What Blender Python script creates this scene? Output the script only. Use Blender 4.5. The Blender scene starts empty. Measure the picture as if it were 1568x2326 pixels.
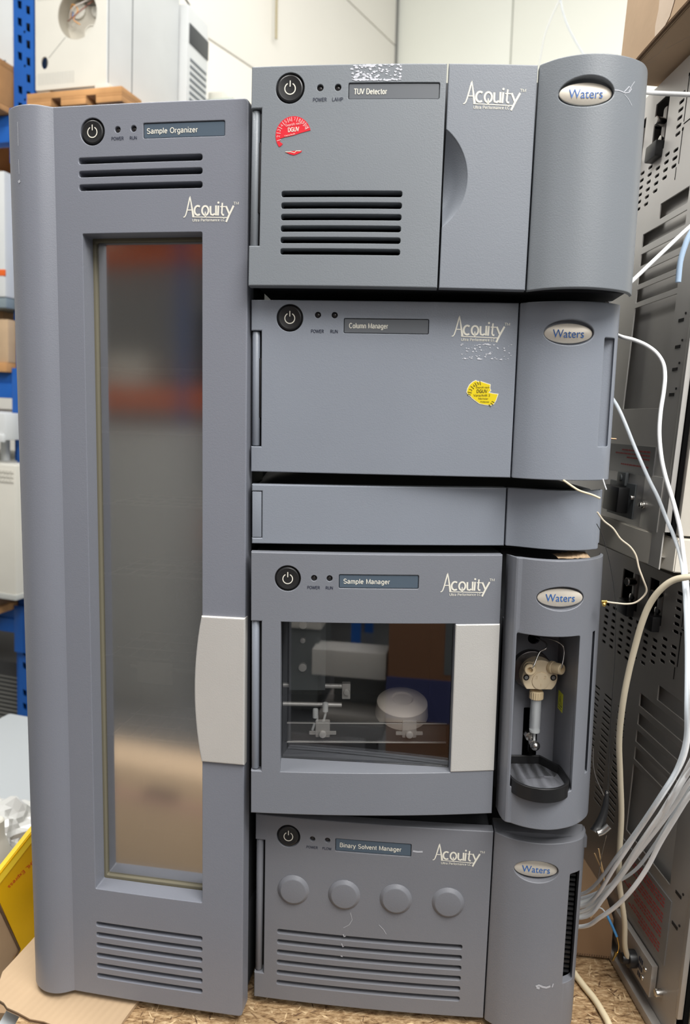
import bpy, bmesh, math, random
from mathutils import Vector, Matrix
from mathutils.geometry import tessellate_polygon

# ------------------------------------------------------------------ camera, light, exposure
S = bpy.context.scene
C = S.collection
R = math.radians
CAMZ = 1.45                      # lens height above the floor; board top at 0.82

def rot(yaw, lean=0.0, roll=0.0):
    return Matrix.Rotation(R(yaw), 3, 'Z') @ Matrix.Rotation(R(lean), 3, 'X') @ Matrix.Rotation(R(roll), 3, 'Y')

cam = bpy.data.cameras.new('camera')
co = bpy.data.objects.new('camera', cam)
C.objects.link(co)
p, r = R(7.2), R(1.29)
fw = Vector((0, math.cos(p), -math.sin(p)))
up = Vector((0, math.sin(p), math.cos(p)))
rt = Vector((1, 0, 0))
rt2 = math.cos(r) * rt + math.sin(r) * up
up2 = -math.sin(r) * rt + math.cos(r) * up
m = Matrix((rt2, up2, -fw)).transposed().to_4x4()
m.translation = (0, 0, CAMZ)
co.matrix_world = m
cam.sensor_fit = 'VERTICAL'
cam.sensor_height = 36.0
cam.sensor_width = 24.0
cam.lens = 1680.0 / 2326.0 * 36.0
cam.clip_start = 0.02
cam.clip_end = 60
cam.dof.use_dof = True
cam.dof.focus_distance = 0.72
cam.dof.aperture_fstop = 7.5
S.camera = co

w = bpy.data.worlds.new('hall_light')
S.world = w
w.use_nodes = True
w.node_tree.nodes['Background'].inputs[0].default_value = (.96, 0.985, 1.0, 1)
w.node_tree.nodes['Background'].inputs[1].default_value = 0.38

def area(name, loc, tgt, sx, sy, power, col=(1, 0.97, 0.92)):
    l = bpy.data.lights.new(name, 'AREA')
    l.shape = 'RECTANGLE'
    l.size = sx
    l.size_y = sy
    l.energy = power
    l.color = col
    o = bpy.data.objects.new(name, l)
    C.objects.link(o)
    o.location = loc
    o.rotation_euler = (Vector(tgt) - Vector(loc)).to_track_quat('-Z', 'Y').to_euler()
    return o
area('ceiling_lamp', (0.75, -0.60, 3.30), (0.2, 0.5, 1.2), 1.5, 1.1, 88, (1, 0.985, 0.95))
area('front_fill', (1.1, -2.6, 3.0), (0.2, 0.7, 1.1), 2.6, 1.4, 30, (1, 0.985, 0.96))  # unseen fill behind the camera, added to brighten tubes and front faces
area('ceiling_lamp_rear', (1.3, 3.2, 5.0), (1.4, 5.0, 2.5), 4.5, 2.4, 215)
area('ceiling_lamp_left', (-1.0, 0.75, 3.7), (0.2, 0.9, 1.5), 1.4, 1.0, 62, (1, 0.985, 0.95))

S.view_settings.view_transform = 'Standard'
S.view_settings.look = 'None'
S.view_settings.gamma = 1.0
S.view_settings.use_curve_mapping = False
S.view_settings.exposure = 0.0

# ------------------------------------------------------------------ helpers (centimetres in, metres out)
def W(x, y, z):                   # survey point (cm, camera at origin) -> world
    return Vector((x * .01, y * .01, z * .01 + CAMZ))

def mat(name, col, rough=.5, metal=0.0, bump=0.0, bscale=300, var=0.0, vscale=8, spec=.5, trans=0.0, alpha=1.0, coat=0.0, ior=1.45):
    m = bpy.data.materials.new(name)
    m.use_nodes = True
    nt = m.node_tree
    b = nt.nodes['Principled BSDF']
    b.inputs['Base Color'].default_value = (*col, 1)
    b.inputs['Roughness'].default_value = rough
    b.inputs['Metallic'].default_value = metal
    b.inputs['Specular IOR Level'].default_value = spec
    b.inputs['Transmission Weight'].default_value = trans
    b.inputs['Alpha'].default_value = alpha
    b.inputs['Coat Weight'].default_value = coat
    b.inputs['IOR'].default_value = ior
    tc = nt.nodes.new('ShaderNodeTexCoord')
    if var > 0:
        n = nt.nodes.new('ShaderNodeTexNoise')
        n.inputs['Scale'].default_value = vscale
        n.inputs['Detail'].default_value = 5
        nt.links.new(tc.outputs['Object'], n.inputs['Vector'])
        mr = nt.nodes.new('ShaderNodeMapRange')
        mr.inputs['From Min'].default_value = .3
        mr.inputs['From Max'].default_value = .7
        mr.inputs['To Min'].default_value = 1 - var
        mr.inputs['To Max'].default_value = 1 + var
        nt.links.new(n.outputs[0], mr.inputs['Value'])
        mx = nt.nodes.new('ShaderNodeVectorMath')
        mx.operation = 'SCALE'
        mx.inputs[0].default_value = col
        nt.links.new(mr.outputs[0], mx.inputs['Scale'])
        nt.links.new(mx.outputs[0], b.inputs['Base Color'])
    if bump > 0:
        n2 = nt.nodes.new('ShaderNodeTexNoise')
        n2.inputs['Scale'].default_value = bscale
        n2.inputs['Detail'].default_value = 3
        nt.links.new(tc.outputs['Object'], n2.inputs['Vector'])
        bp = nt.nodes.new('ShaderNodeBump')
        bp.inputs['Strength'].default_value = bump
        bp.inputs['Distance'].default_value = .0006
        nt.links.new(n2.outputs[0], bp.inputs['Height'])
        nt.links.new(bp.outputs[0], b.inputs['Normal'])
    return m

def glassy(name, tint, refl, rough, haze=0.0, hazecol=(.5, .5, .5)):
    """window pane: part mirror, part see-through, a little surface haze"""
    m = bpy.data.materials.new(name)
    m.use_nodes = True
    nt = m.node_tree
    nt.nodes.clear()
    out = nt.nodes.new('ShaderNodeOutputMaterial')
    g = nt.nodes.new('ShaderNodeBsdfGlossy')
    g.inputs['Roughness'].default_value = rough
    g.inputs['Color'].default_value = (1, 1, 1, 1)
    t = nt.nodes.new('ShaderNodeBsdfTransparent')
    t.inputs['Color'].default_value = (*tint, 1)
    d = nt.nodes.new('ShaderNodeBsdfDiffuse')
    d.inputs['Color'].default_value = (*hazecol, 1)
    m1 = nt.nodes.new('ShaderNodeMixShader')
    m1.inputs[0].default_value = haze
    nt.links.new(t.outputs[0], m1.inputs[1])
    nt.links.new(d.outputs[0], m1.inputs[2])
    m2 = nt.nodes.new('ShaderNodeMixShader')
    m2.inputs[0].default_value = refl
    nt.links.new(m1.outputs[0], m2.inputs[1])
    nt.links.new(g.outputs[0], m2.inputs[2])
    nt.links.new(m2.outputs[0], out.inputs['Surface'])
    return m

M = {}
M['slate'] = mat('slate_plastic', (.240, .262, .306), .38, 0, .2, 900, .05, 5, .6)
M['slate_mid'] = mat('slate_mid_plastic', (.192, .202, .230), .38, 0, .2, 900, .05, 5, .6)
M['slate_tuv'] = mat('slate_cool_plastic', (.208, .226, .258), .40, 0, .2, 900, .05, 5, .55)
M['slate_green'] = mat('slate_green_plastic', (.204, .222, .244), .40, 0, .22, 900, .05, 5, .55)
M['slate_dark'] = mat('slate_brown_plastic', (.185, .190, .212), .42, 0, .2, 900, .05, 5, .4)
M['slate_org'] = mat('slate_violet_plastic', (.200, .210, .246), .38, 0, .2, 900, .05, 4, .6)
M['body'] = mat('dark_metal_case', (.03, .032, .036), .6, 0, .1, 200)
M['black'] = mat('black_plastic', (.012, .012, .013), .38)
M['void'] = mat('deep_black', (.003, .003, .003), .9, spec=.1)
M['button'] = mat('button_black', (.018, .018, .019), .34)
M['lens'] = mat('smoked_lens', (.03, .027, .027), .2)
M['ink_light'] = mat('cream_ink', (.78, .75, .66), .6)
M['ink_dark'] = mat('dark_ink', (.02, .025, .05), .6)
M['plate'] = mat('name_plate_blue', (.085, .115, .15), .35)
M['plate_g'] = mat('name_plate_grey', (.13, .14, .155), .4)
M['silver'] = mat('satin_silver_paint', (.74, .72, .69), .38, .45, .25, 900, .03, 12)
M['badge'] = mat('badge_silver', (.72, .66, .57), .35, .25)
M['blue_ink'] = mat('blue_ink', (.03, .13, .42), .4)
M['gasket'] = mat('gasket_olive', (.16, .145, .10), .6)
M['sill'] = M['slate']
M['steel'] = mat('bright_steel', (.62, .60, .57), .25, 1.0)
M['cream'] = mat('cream_polymer', (.80, .66, .46), .4, 0, .05, 400, .03)
M['cream_d'] = mat('cream_polymer_fitting', (.70, .56, .36), .45)
M['clear'] = mat('clear_glass', (.95, .95, .95), .05, trans=.95, ior=1.3)
M['red'] = mat('red_sticker', (.70, .02, .035), .4)
M['pink'] = mat('pink_print', (.85, .45, .45), .5)
M['yellow'] = mat('yellow_sticker', (.80, .62, .01), .4)
M['yel_edge'] = mat('sticker_edge', (.85, .80, .62), .5)
M['brown_ink'] = mat('brown_ink', (.10, .08, .01), .5)
M['warn'] = mat('warning_label_yellow', (.70, .72, .04), .45)
M['residue'] = mat('sticker_residue', (.62, .63, .68), .7)
M['scuff'] = mat('scuff_mark', (.45, .46, .50), .6)
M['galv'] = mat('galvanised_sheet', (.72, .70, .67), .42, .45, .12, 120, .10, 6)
M['galv_low'] = mat('shaded_sheet', (.40, .375, .35), .40, .5, .12, 120, .10, 6)  # galvanised sheet again, with the lower instrument's shade put into its colour
M['galv_in'] = mat('inner_sheet', (.42, .40, .38), .5, .6, .1, 120, .08, 6)
M['beige'] = mat('beige_enamel', (.74, .70, .62), .45, 0, .1, 500, .03)
M['card'] = mat('cardboard', (.50, .335, .20), .85, 0, .3, 120, .10, 14, .2)
M['card_lt'] = mat('cardboard_light', (.50, .36, .23), .85, 0, .3, 120, .08, 14, .2)
M['card_dk'] = mat('cardboard_edge', (.16, .10, .06), .9, 0, .3, 120, .2, 60, .2)
M['tape'] = mat('packing_tape', (.62, .47, .34), .25, 0, .8, 45, .06, 20)
M['blue'] = mat('rack_blue_paint', (.012, .105, .42), .4, 0, .1, 60, .12, 4)
M['wood'] = mat('pallet_wood', (.52, .28, .12), .8, 0, .4, 60, .25, 7, .2)
M['white'] = mat('offwhite_enamel', (.66, .68, .68), .45, 0, .05, 200, .03)
M['white_w'] = mat('warm_white_enamel', (.68, .66, .59), .45, 0, .05, 200, .03)
M['grey'] = mat('grey_plastic', (.10, .11, .115), .5)
M['tube'] = mat('white_tubing', (.97, .98, .99), .35, 0, 0, 1, .0, 1, .5)
M['tube_c'] = mat('clear_tubing', (.80, .86, .92), .15, alpha=.62)
M['tube_b'] = mat('bluish_tubing', (.50, .66, .86), .2, alpha=.85)
M['cable'] = mat('beige_cable', (.60, .53, .40), .5)
M['cable_l'] = mat('cream_cable', (.80, .68, .46), .5)
M['wire'] = mat('thin_wire_cream', (.66, .58, .46), .4)
M['wire_d'] = mat('thin_wire_dark', (.03, .03, .03), .4)
M['tan'] = mat('tan_wire', (.55, .36, .18), .5)
M['brass'] = mat('brass', (.70, .50, .16), .3, 1.0)
M['orange'] = mat('orange_paint', (.75, .13, .02), .5)
M['dhl'] = mat('yellow_board', (1.0, .56, .0), .5, 0, .1, 60, .04)
M['dhl_edge'] = mat('yellow_fold', (.95, .66, .04), .5)
M['wall_l'] = mat('cream_wall_panel', (.80, .775, .715), .5, 0, .08, 30, .015, 1)
M['wall_r'] = mat('pale_green_wall_panel', (.86, .875, .80), .5, 0, .08, 30, .015, 1)
M['seam'] = mat('panel_joint', (.40, .34, .20), .7)
M['seam_g'] = mat('corner_profile', (.22, .22, .21), .6)
M['floor'] = mat('grey_floor', (.17, .175, .18), .35, 0, .1, 20, .1, 2)
M['table'] = mat('pale_grey_laminate', (.48, .51, .53), .5)
M['scr_red'] = mat('red_print', (.38, .05, .05), .5)
M['glass_org'] = glassy('reeded_window', (.62, .62, .62), .50, .10, .10, (.32, .31, .29))
M['glass_sm'] = glassy('dark_window', (.90, .90, .90), .15, .012, .0, (.3, .3, .3))
M['inner'] = mat('inner_compartment', (.035, .036, .038), .4)
M['inner_w'] = mat('inner_liner', (.16, .16, .155), .5)
M['person'] = mat('olive_cloth', (.12, .12, .10), .8)

# sandy chip board
def chipboard():
    m = mat('chip_board', (.5, .34, .19), .85, 0, 0, 1, 0, 1, .2)
    nt = m.node_tree
    b = nt.nodes['Principled BSDF']
    tc = nt.nodes.new('ShaderNodeTexCoord')
    mp = nt.nodes.new('ShaderNodeMapping')
    mp.inputs['Scale'].default_value = (1, 2.6, 1)
    mp.inputs['Rotation'].default_value = (0, 0, .5)
    n = nt.nodes.new('ShaderNodeTexNoise')
    n.inputs['Scale'].default_value = 95
    n.inputs['Detail'].default_value = 8
    n.inputs['Roughness'].default_value = .7
    nt.links.new(tc.outputs['Object'], mp.inputs[0])
    nt.links.new(mp.outputs[0], n.inputs['Vector'])
    cr = nt.nodes.new('ShaderNodeValToRGB')
    e = cr.color_ramp.elements
    e[0].position = .33
    e[0].color = (.11, .05, .02, 1)
    e[1].position = .66
    e[1].color = (.72, .53, .32, 1)
    k = e.new(.5)
    k.color = (.45, .29, .15, 1)
    nt.links.new(n.outputs[0], cr.inputs[0])
    nt.links.new(cr.outputs[0], b.inputs['Base Color'])
    bp = nt.nodes.new('ShaderNodeBump')
    bp.inputs['Distance'].default_value = .003
    bp.inputs['Strength'].default_value = .8
    nt.links.new(n.outputs[0], bp.inputs['Height'])
    nt.links.new(bp.outputs[0], b.inputs['Normal'])
    return m
M['chip'] = chipboard()

def finish(bm, name, ma, parent=None, smooth=24, kind=None, mods=None):
    """link a bmesh (cm) as one mesh object"""
    bmesh.ops.recalc_face_normals(bm, faces=bm.faces) if smooth != -1 else None
    for v in bm.verts:
        v.co *= .01
    if smooth and smooth > 0:
        th = R(smooth)
        for f in bm.faces:
            f.smooth = True
        for e in bm.edges:
            if len(e.link_faces) != 2 or e.calc_face_angle(0) > th:
                e.smooth = False
    me = bpy.data.meshes.new(name)
    bm.to_mesh(me)
    bm.free()
    ms = ma if isinstance(ma, (list, tuple)) else [ma]
    for a in ms:
        me.materials.append(M[a] if isinstance(a, str) else a)
    o = bpy.data.objects.new(name, me)
    C.objects.link(o)
    if parent is not None:
        o.parent = parent
    if kind:
        o['kind'] = kind
    return o

def thing(name, label, cat, loc=(0, 0, 0), M3=None, group=None):
    o = bpy.data.objects.new(name, None)
    o.empty_display_size = .05
    C.objects.link(o)
    mm = (M3 or Matrix.Identity(3)).to_4x4()
    mm.translation = loc
    o.matrix_world = mm
    o['label'] = label
    o['category'] = cat
    if group:
        o['group'] = group
    return o

def tag(o, label, cat, group=None):
    o['label'] = label
    o['category'] = cat
    if group:
        o['group'] = group
    return o

def ident(u, v, d):               # face looking to -y
    return (u, d, v)
def leftface(u, v, d):            # face looking to -x
    return (d, -u, v)
def topface(u, v, d):             # face looking up
    return (u, v, -d)

def box(bm, x0, x1, y0, y1, z0, z1, bev=0.0, fn=None):
    vs = [bm.verts.new((x, y, z)) for x in (x0, x1) for y in (y0, y1) for z in (z0, z1)]
    q = [(0, 1, 3, 2), (4, 6, 7, 5), (0, 4, 5, 1), (2, 3, 7, 6), (0, 2, 6, 4), (1, 5, 7, 3)]
    fs = [bm.faces.new([vs[i] for i in k]) for k in q]
    if bev > 0:
        es = list({e for f in fs for e in f.edges})
        bmesh.ops.bevel(bm, geom=es, offset=bev, segments=2, affect='EDGES', profile=.6)
    return bm

def mbox(name, x0, x1, y0, y1, z0, z1, ma, parent=None, bev=0.0):
    bm = bmesh.new()
    box(bm, x0, x1, y0, y1, z0, z1, bev)
    return finish(bm, name, ma, parent)

def cyl(bm, c, ax, r, h, n=32, bev=0.0, r2=None):
    """closed cylinder/cone from c along ax"""
    ax = Vector(ax).normalized()
    c = Vector(c)
    a = ax.orthogonal().normalized()
    b = ax.cross(a)
    r2 = r if r2 is None else r2
    prof = [(0, r), (h, r2)]
    if bev > 0:
        prof = [(0, r), (h - bev, r2), (h - bev * .3, r2 - bev * .3), (h, r2 - bev)]
    return lathe(bm, c, ax, prof, n)

def lathe(bm, c, ax, prof, n=32, cap=True):
    ax = Vector(ax).normalized()
    c = Vector(c)
    a = ax.orthogonal().normalized()
    b = ax.cross(a)
    rings = []
    for (h, r) in prof:
        rings.append([bm.verts.new(c + ax * h + a * (r * math.cos(2 * math.pi * k / n)) + b * (r * math.sin(2 * math.pi * k / n))) for k in range(n)])
    for i in range(len(rings) - 1):
        for k in range(n):
            bm.faces.new((rings[i][k], rings[i][(k + 1) % n], rings[i + 1][(k + 1) % n], rings[i + 1][k]))
    if cap:
        bm.faces.new(rings[0])
        bm.faces.new(rings[-1])
    return bm

def smooth_path(P, k=6):
    P = [Vector(q) for q in P]
    if len(P) < 3:
        return P
    Q = [P[0] * 2 - P[1]] + P + [P[-1] * 2 - P[-2]]
    out = []
    for i in range(1, len(Q) - 2):
        for j in range(k):
            t = j / k
            a, b, c, d = Q[i - 1], Q[i], Q[i + 1], Q[i + 2]
            out.append(.5 * ((2 * b) + (-a + c) * t + (2 * a - 5 * b + 4 * c - d) * t * t + (-a + 3 * b - 3 * c + d) * t ** 3))
    out.append(P[-1])
    return out

def tube(bm, P, r, n=10, k=6, rad=None, flat=None):
    P = smooth_path(P, k)
    N = len(P)
    t0 = (P[1] - P[0]).normalized()
    a = t0.orthogonal().normalized()
    if flat:
        a = (Vector(flat) - t0 * Vector(flat).dot(t0)).normalized()
    rings = []
    for i, q in enumerate(P):
        t = (P[min(i + 1, N - 1)] - P[max(i - 1, 0)]).normalized()
        a = (a - t * a.dot(t)).normalized()
        b = t.cross(a)
        rr = r if rad is None else r * rad(i / (N - 1))
        fl = .5 if flat else 1
        rings.append([bm.verts.new(q + a * (rr * math.cos(2 * math.pi * j / n)) + b * (rr * fl * math.sin(2 * math.pi * j / n))) for j in range(n)])
    for i in range(N - 1):
        for j in range(n):
            bm.faces.new((rings[i][j], rings[i][(j + 1) % n], rings[i + 1][(j + 1) % n], rings[i + 1][j]))
    bm.faces.new(rings[0])
    bm.faces.new(rings[-1])
    return bm

def mtube(name, P, r, ma, parent=None, n=10, k=6, rad=None, flat=None):
    bm = bmesh.new()
    tube(bm, P, r, n, k, rad, flat)
    return finish(bm, name, ma, parent, 50)

# --- polygons
def rrect(x0, x1, z0, z1, r=.0, n=3):
    if r <= 0:
        return [(x0, z0), (x1, z0), (x1, z1), (x0, z1)]
    out = []
    for cx, cz, a0 in ((x1 - r, z0 + r, -90), (x1 - r, z1 - r, 0), (x0 + r, z1 - r, 90), (x0 + r, z0 + r, 180)):
        for k in range(n + 1):
            a = R(a0 + 90 * k / n)
            out.append((cx + r * math.cos(a), cz + r * math.sin(a)))
    return out

def ell(cx, cz, rx, rz, n=40):
    return [(cx + rx * math.cos(2 * math.pi * k / n), cz + rz * math.sin(2 * math.pi * k / n)) for k in range(n)]

def area2(P):
    return sum(P[i][0] * P[(i + 1) % len(P)][1] - P[(i + 1) % len(P)][0] * P[i][1] for i in range(len(P)))

def inset(P, d):
    """move a CCW polygon inward by d (negative: outward)"""
    n = len(P)
    out = []
    for i in range(n):
        a, b, c = Vector(P[i - 1]), Vector(P[i]), Vector(P[(i + 1) % n])
        e1 = (b - a).normalized()
        e2 = (c - b).normalized()
        n1 = Vector((-e1.y, e1.x))
        n2 = Vector((-e2.y, e2.x))
        m_ = n1 + n2
        k = m_.length_squared
        if k < 1e-6:
            q = n1
        else:
            q = m_ * (2 / k)
            if q.length > 2.5:
                q = q.normalized() * 2.5
        out.append(tuple(b + q * d))
    return out

def plate(name, outline, holes, y0, T, bev, ma, parent=None, bend=None, cuts=None, fmap=ident, hbev=None, back=False):
    """sheet with real holes and rounded edges; front at depth y0 (+bend(u)), thickness T"""
    bm = bmesh.new()
    hbev = bev if hbev is None else hbev
    if area2(outline) < 0:
        outline = outline[::-1]
    loops = [(outline, bev)]
    for h in holes:
        if area2(h) < 0:
            h = h[::-1]
        loops.append((h, -hbev))
    front = []
    for P, b in loops:
        ab = abs(b)
        rings = []
        steps = [(1.0, 0), (.5, .134), (.134, .5), (0, 1.0)] if ab > 1e-6 else [(0, 0)]
        for s, d in steps:
            Q = inset(P, b * s)
            rings.append([bm.verts.new((q[0], y0 + ab * d, q[1])) for q in Q])
        rings.append([bm.verts.new((q[0], y0 + T, q[1])) for q in P])
        for i in range(len(rings) - 1):
            n = len(P)
            for k in range(n):
                bm.faces.new((rings[i][k], rings[i][(k + 1) % n], rings[i + 1][(k + 1) % n], rings[i + 1][k]))
        front.append(rings[0])
    flat = [v for rg in front for v in rg]
    tris = tessellate_polygon([[Vector((v.co.x, v.co.z, 0)) for v in rg] for rg in front])
    ff = []
    for t in tris:
        if len(set(t)) == 3:
            try:
                ff.append(bm.faces.new([flat[i] for i in t]))
            except ValueError:
                pass
    bmesh.ops.recalc_face_normals(bm, faces=bm.faces)
    for f in ff:
        if f.normal.y > 0:
            f.normal_flip()
    if not bend:
        bmesh.ops.dissolve_limit(bm, angle_limit=.002, verts=[], edges=list({e for f in ff for e in f.edges}))
    if bend:
        for c in cuts:
            bmesh.ops.bisect_plane(bm, geom=bm.verts[:] + bm.edges[:] + bm.faces[:], plane_co=(c, 0, 0), plane_no=(1, 0, 0), dist=1e-5)
        for v in bm.verts:
            v.co.y += bend(v.co.x)
    if back:
        bmesh.ops.recalc_face_normals(bm, faces=bm.faces)
    for v in bm.verts:
        v.co = Vector(fmap(v.co.x, v.co.z, v.co.y))
    return finish(bm, name, ma, parent, 13)

def frange(a, b, s):
    out = []
    while a < b - 1e-6:
        out.append(a)
        a += s
    return out

def bowf(wd, s):
    return lambda x: -s * 4 * (max(0, min(wd, x)) / wd) * (1 - max(0, min(wd, x)) / wd)

def curvef(pts):
    """smooth interpolation through (x, y) list"""
    xs = [q[0] for q in pts]
    ys = [q[1] for q in pts]
    n = len(xs)
    m_ = [0] * n
    for i in range(n):
        if i == 0:
            m_[i] = (ys[1] - ys[0]) / (xs[1] - xs[0])
        elif i == n - 1:
            m_[i] = (ys[-1] - ys[-2]) / (xs[-1] - xs[-2])
        else:
            m_[i] = .5 * ((ys[i] - ys[i - 1]) / (xs[i] - xs[i - 1]) + (ys[i + 1] - ys[i]) / (xs[i + 1] - xs[i]))
    def f(x):
        if x <= xs[0]:
            return ys[0]
        if x >= xs[-1]:
            return ys[-1]
        i = max(k for k in range(n) if xs[k] <= x)
        i = min(i, n - 2)
        h = xs[i + 1] - xs[i]
        t = (x - xs[i]) / h
        return ((2 * t ** 3 - 3 * t * t + 1) * ys[i] + (t ** 3 - 2 * t * t + t) * h * m_[i] + (-2 * t ** 3 + 3 * t * t) * ys[i + 1] + (t ** 3 - t * t) * h * m_[i + 1])
    return f

# --- flat print: text and strokes
def text(body, x, z, wd, hcap, ma, parent, surf=None, name='lettering', ang=0, th=.012, align='L', fmap=ident, shear=0, bold=0.0, off=.03):
    cu = bpy.data.curves.new('t', 'FONT')
    cu.body = body
    cu.size = 1.0
    cu.shear = shear
    cu.offset = bold
    cu.resolution_u = 3
    cu.extrude = 0
    o = bpy.data.objects.new('t', cu)
    C.objects.link(o)
    dg = bpy.context.evaluated_depsgraph_get()
    dg.update()
    me = bpy.data.meshes.new_from_object(o.evaluated_get(dg))
    bpy.data.objects.remove(o)
    bpy.data.curves.remove(cu)
    bm = bmesh.new()
    bm.from_mesh(me)
    bpy.data.meshes.remove(me)
    xs = [v.co.x for v in bm.verts]
    x0, x1 = min(xs), max(xs)
    sx = wd / (x1 - x0)
    sy = hcap / .70
    ca, sa = math.cos(R(ang)), math.sin(R(ang))
    dx = {'L': 0, 'C': -wd / 2, 'R': -wd}[align]
    for v in bm.verts:
        u = (v.co.x - x0) * sx + dx
        q = v.co.y * sy
        U, V = x + u * ca - q * sa, z + u * sa + q * ca
        d = (surf(U) if callable(surf) else (surf or 0)) - off
        v.co = Vector(fmap(U, V, d))
    o = finish(bm, name, ma, parent, -1)
    return o

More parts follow.
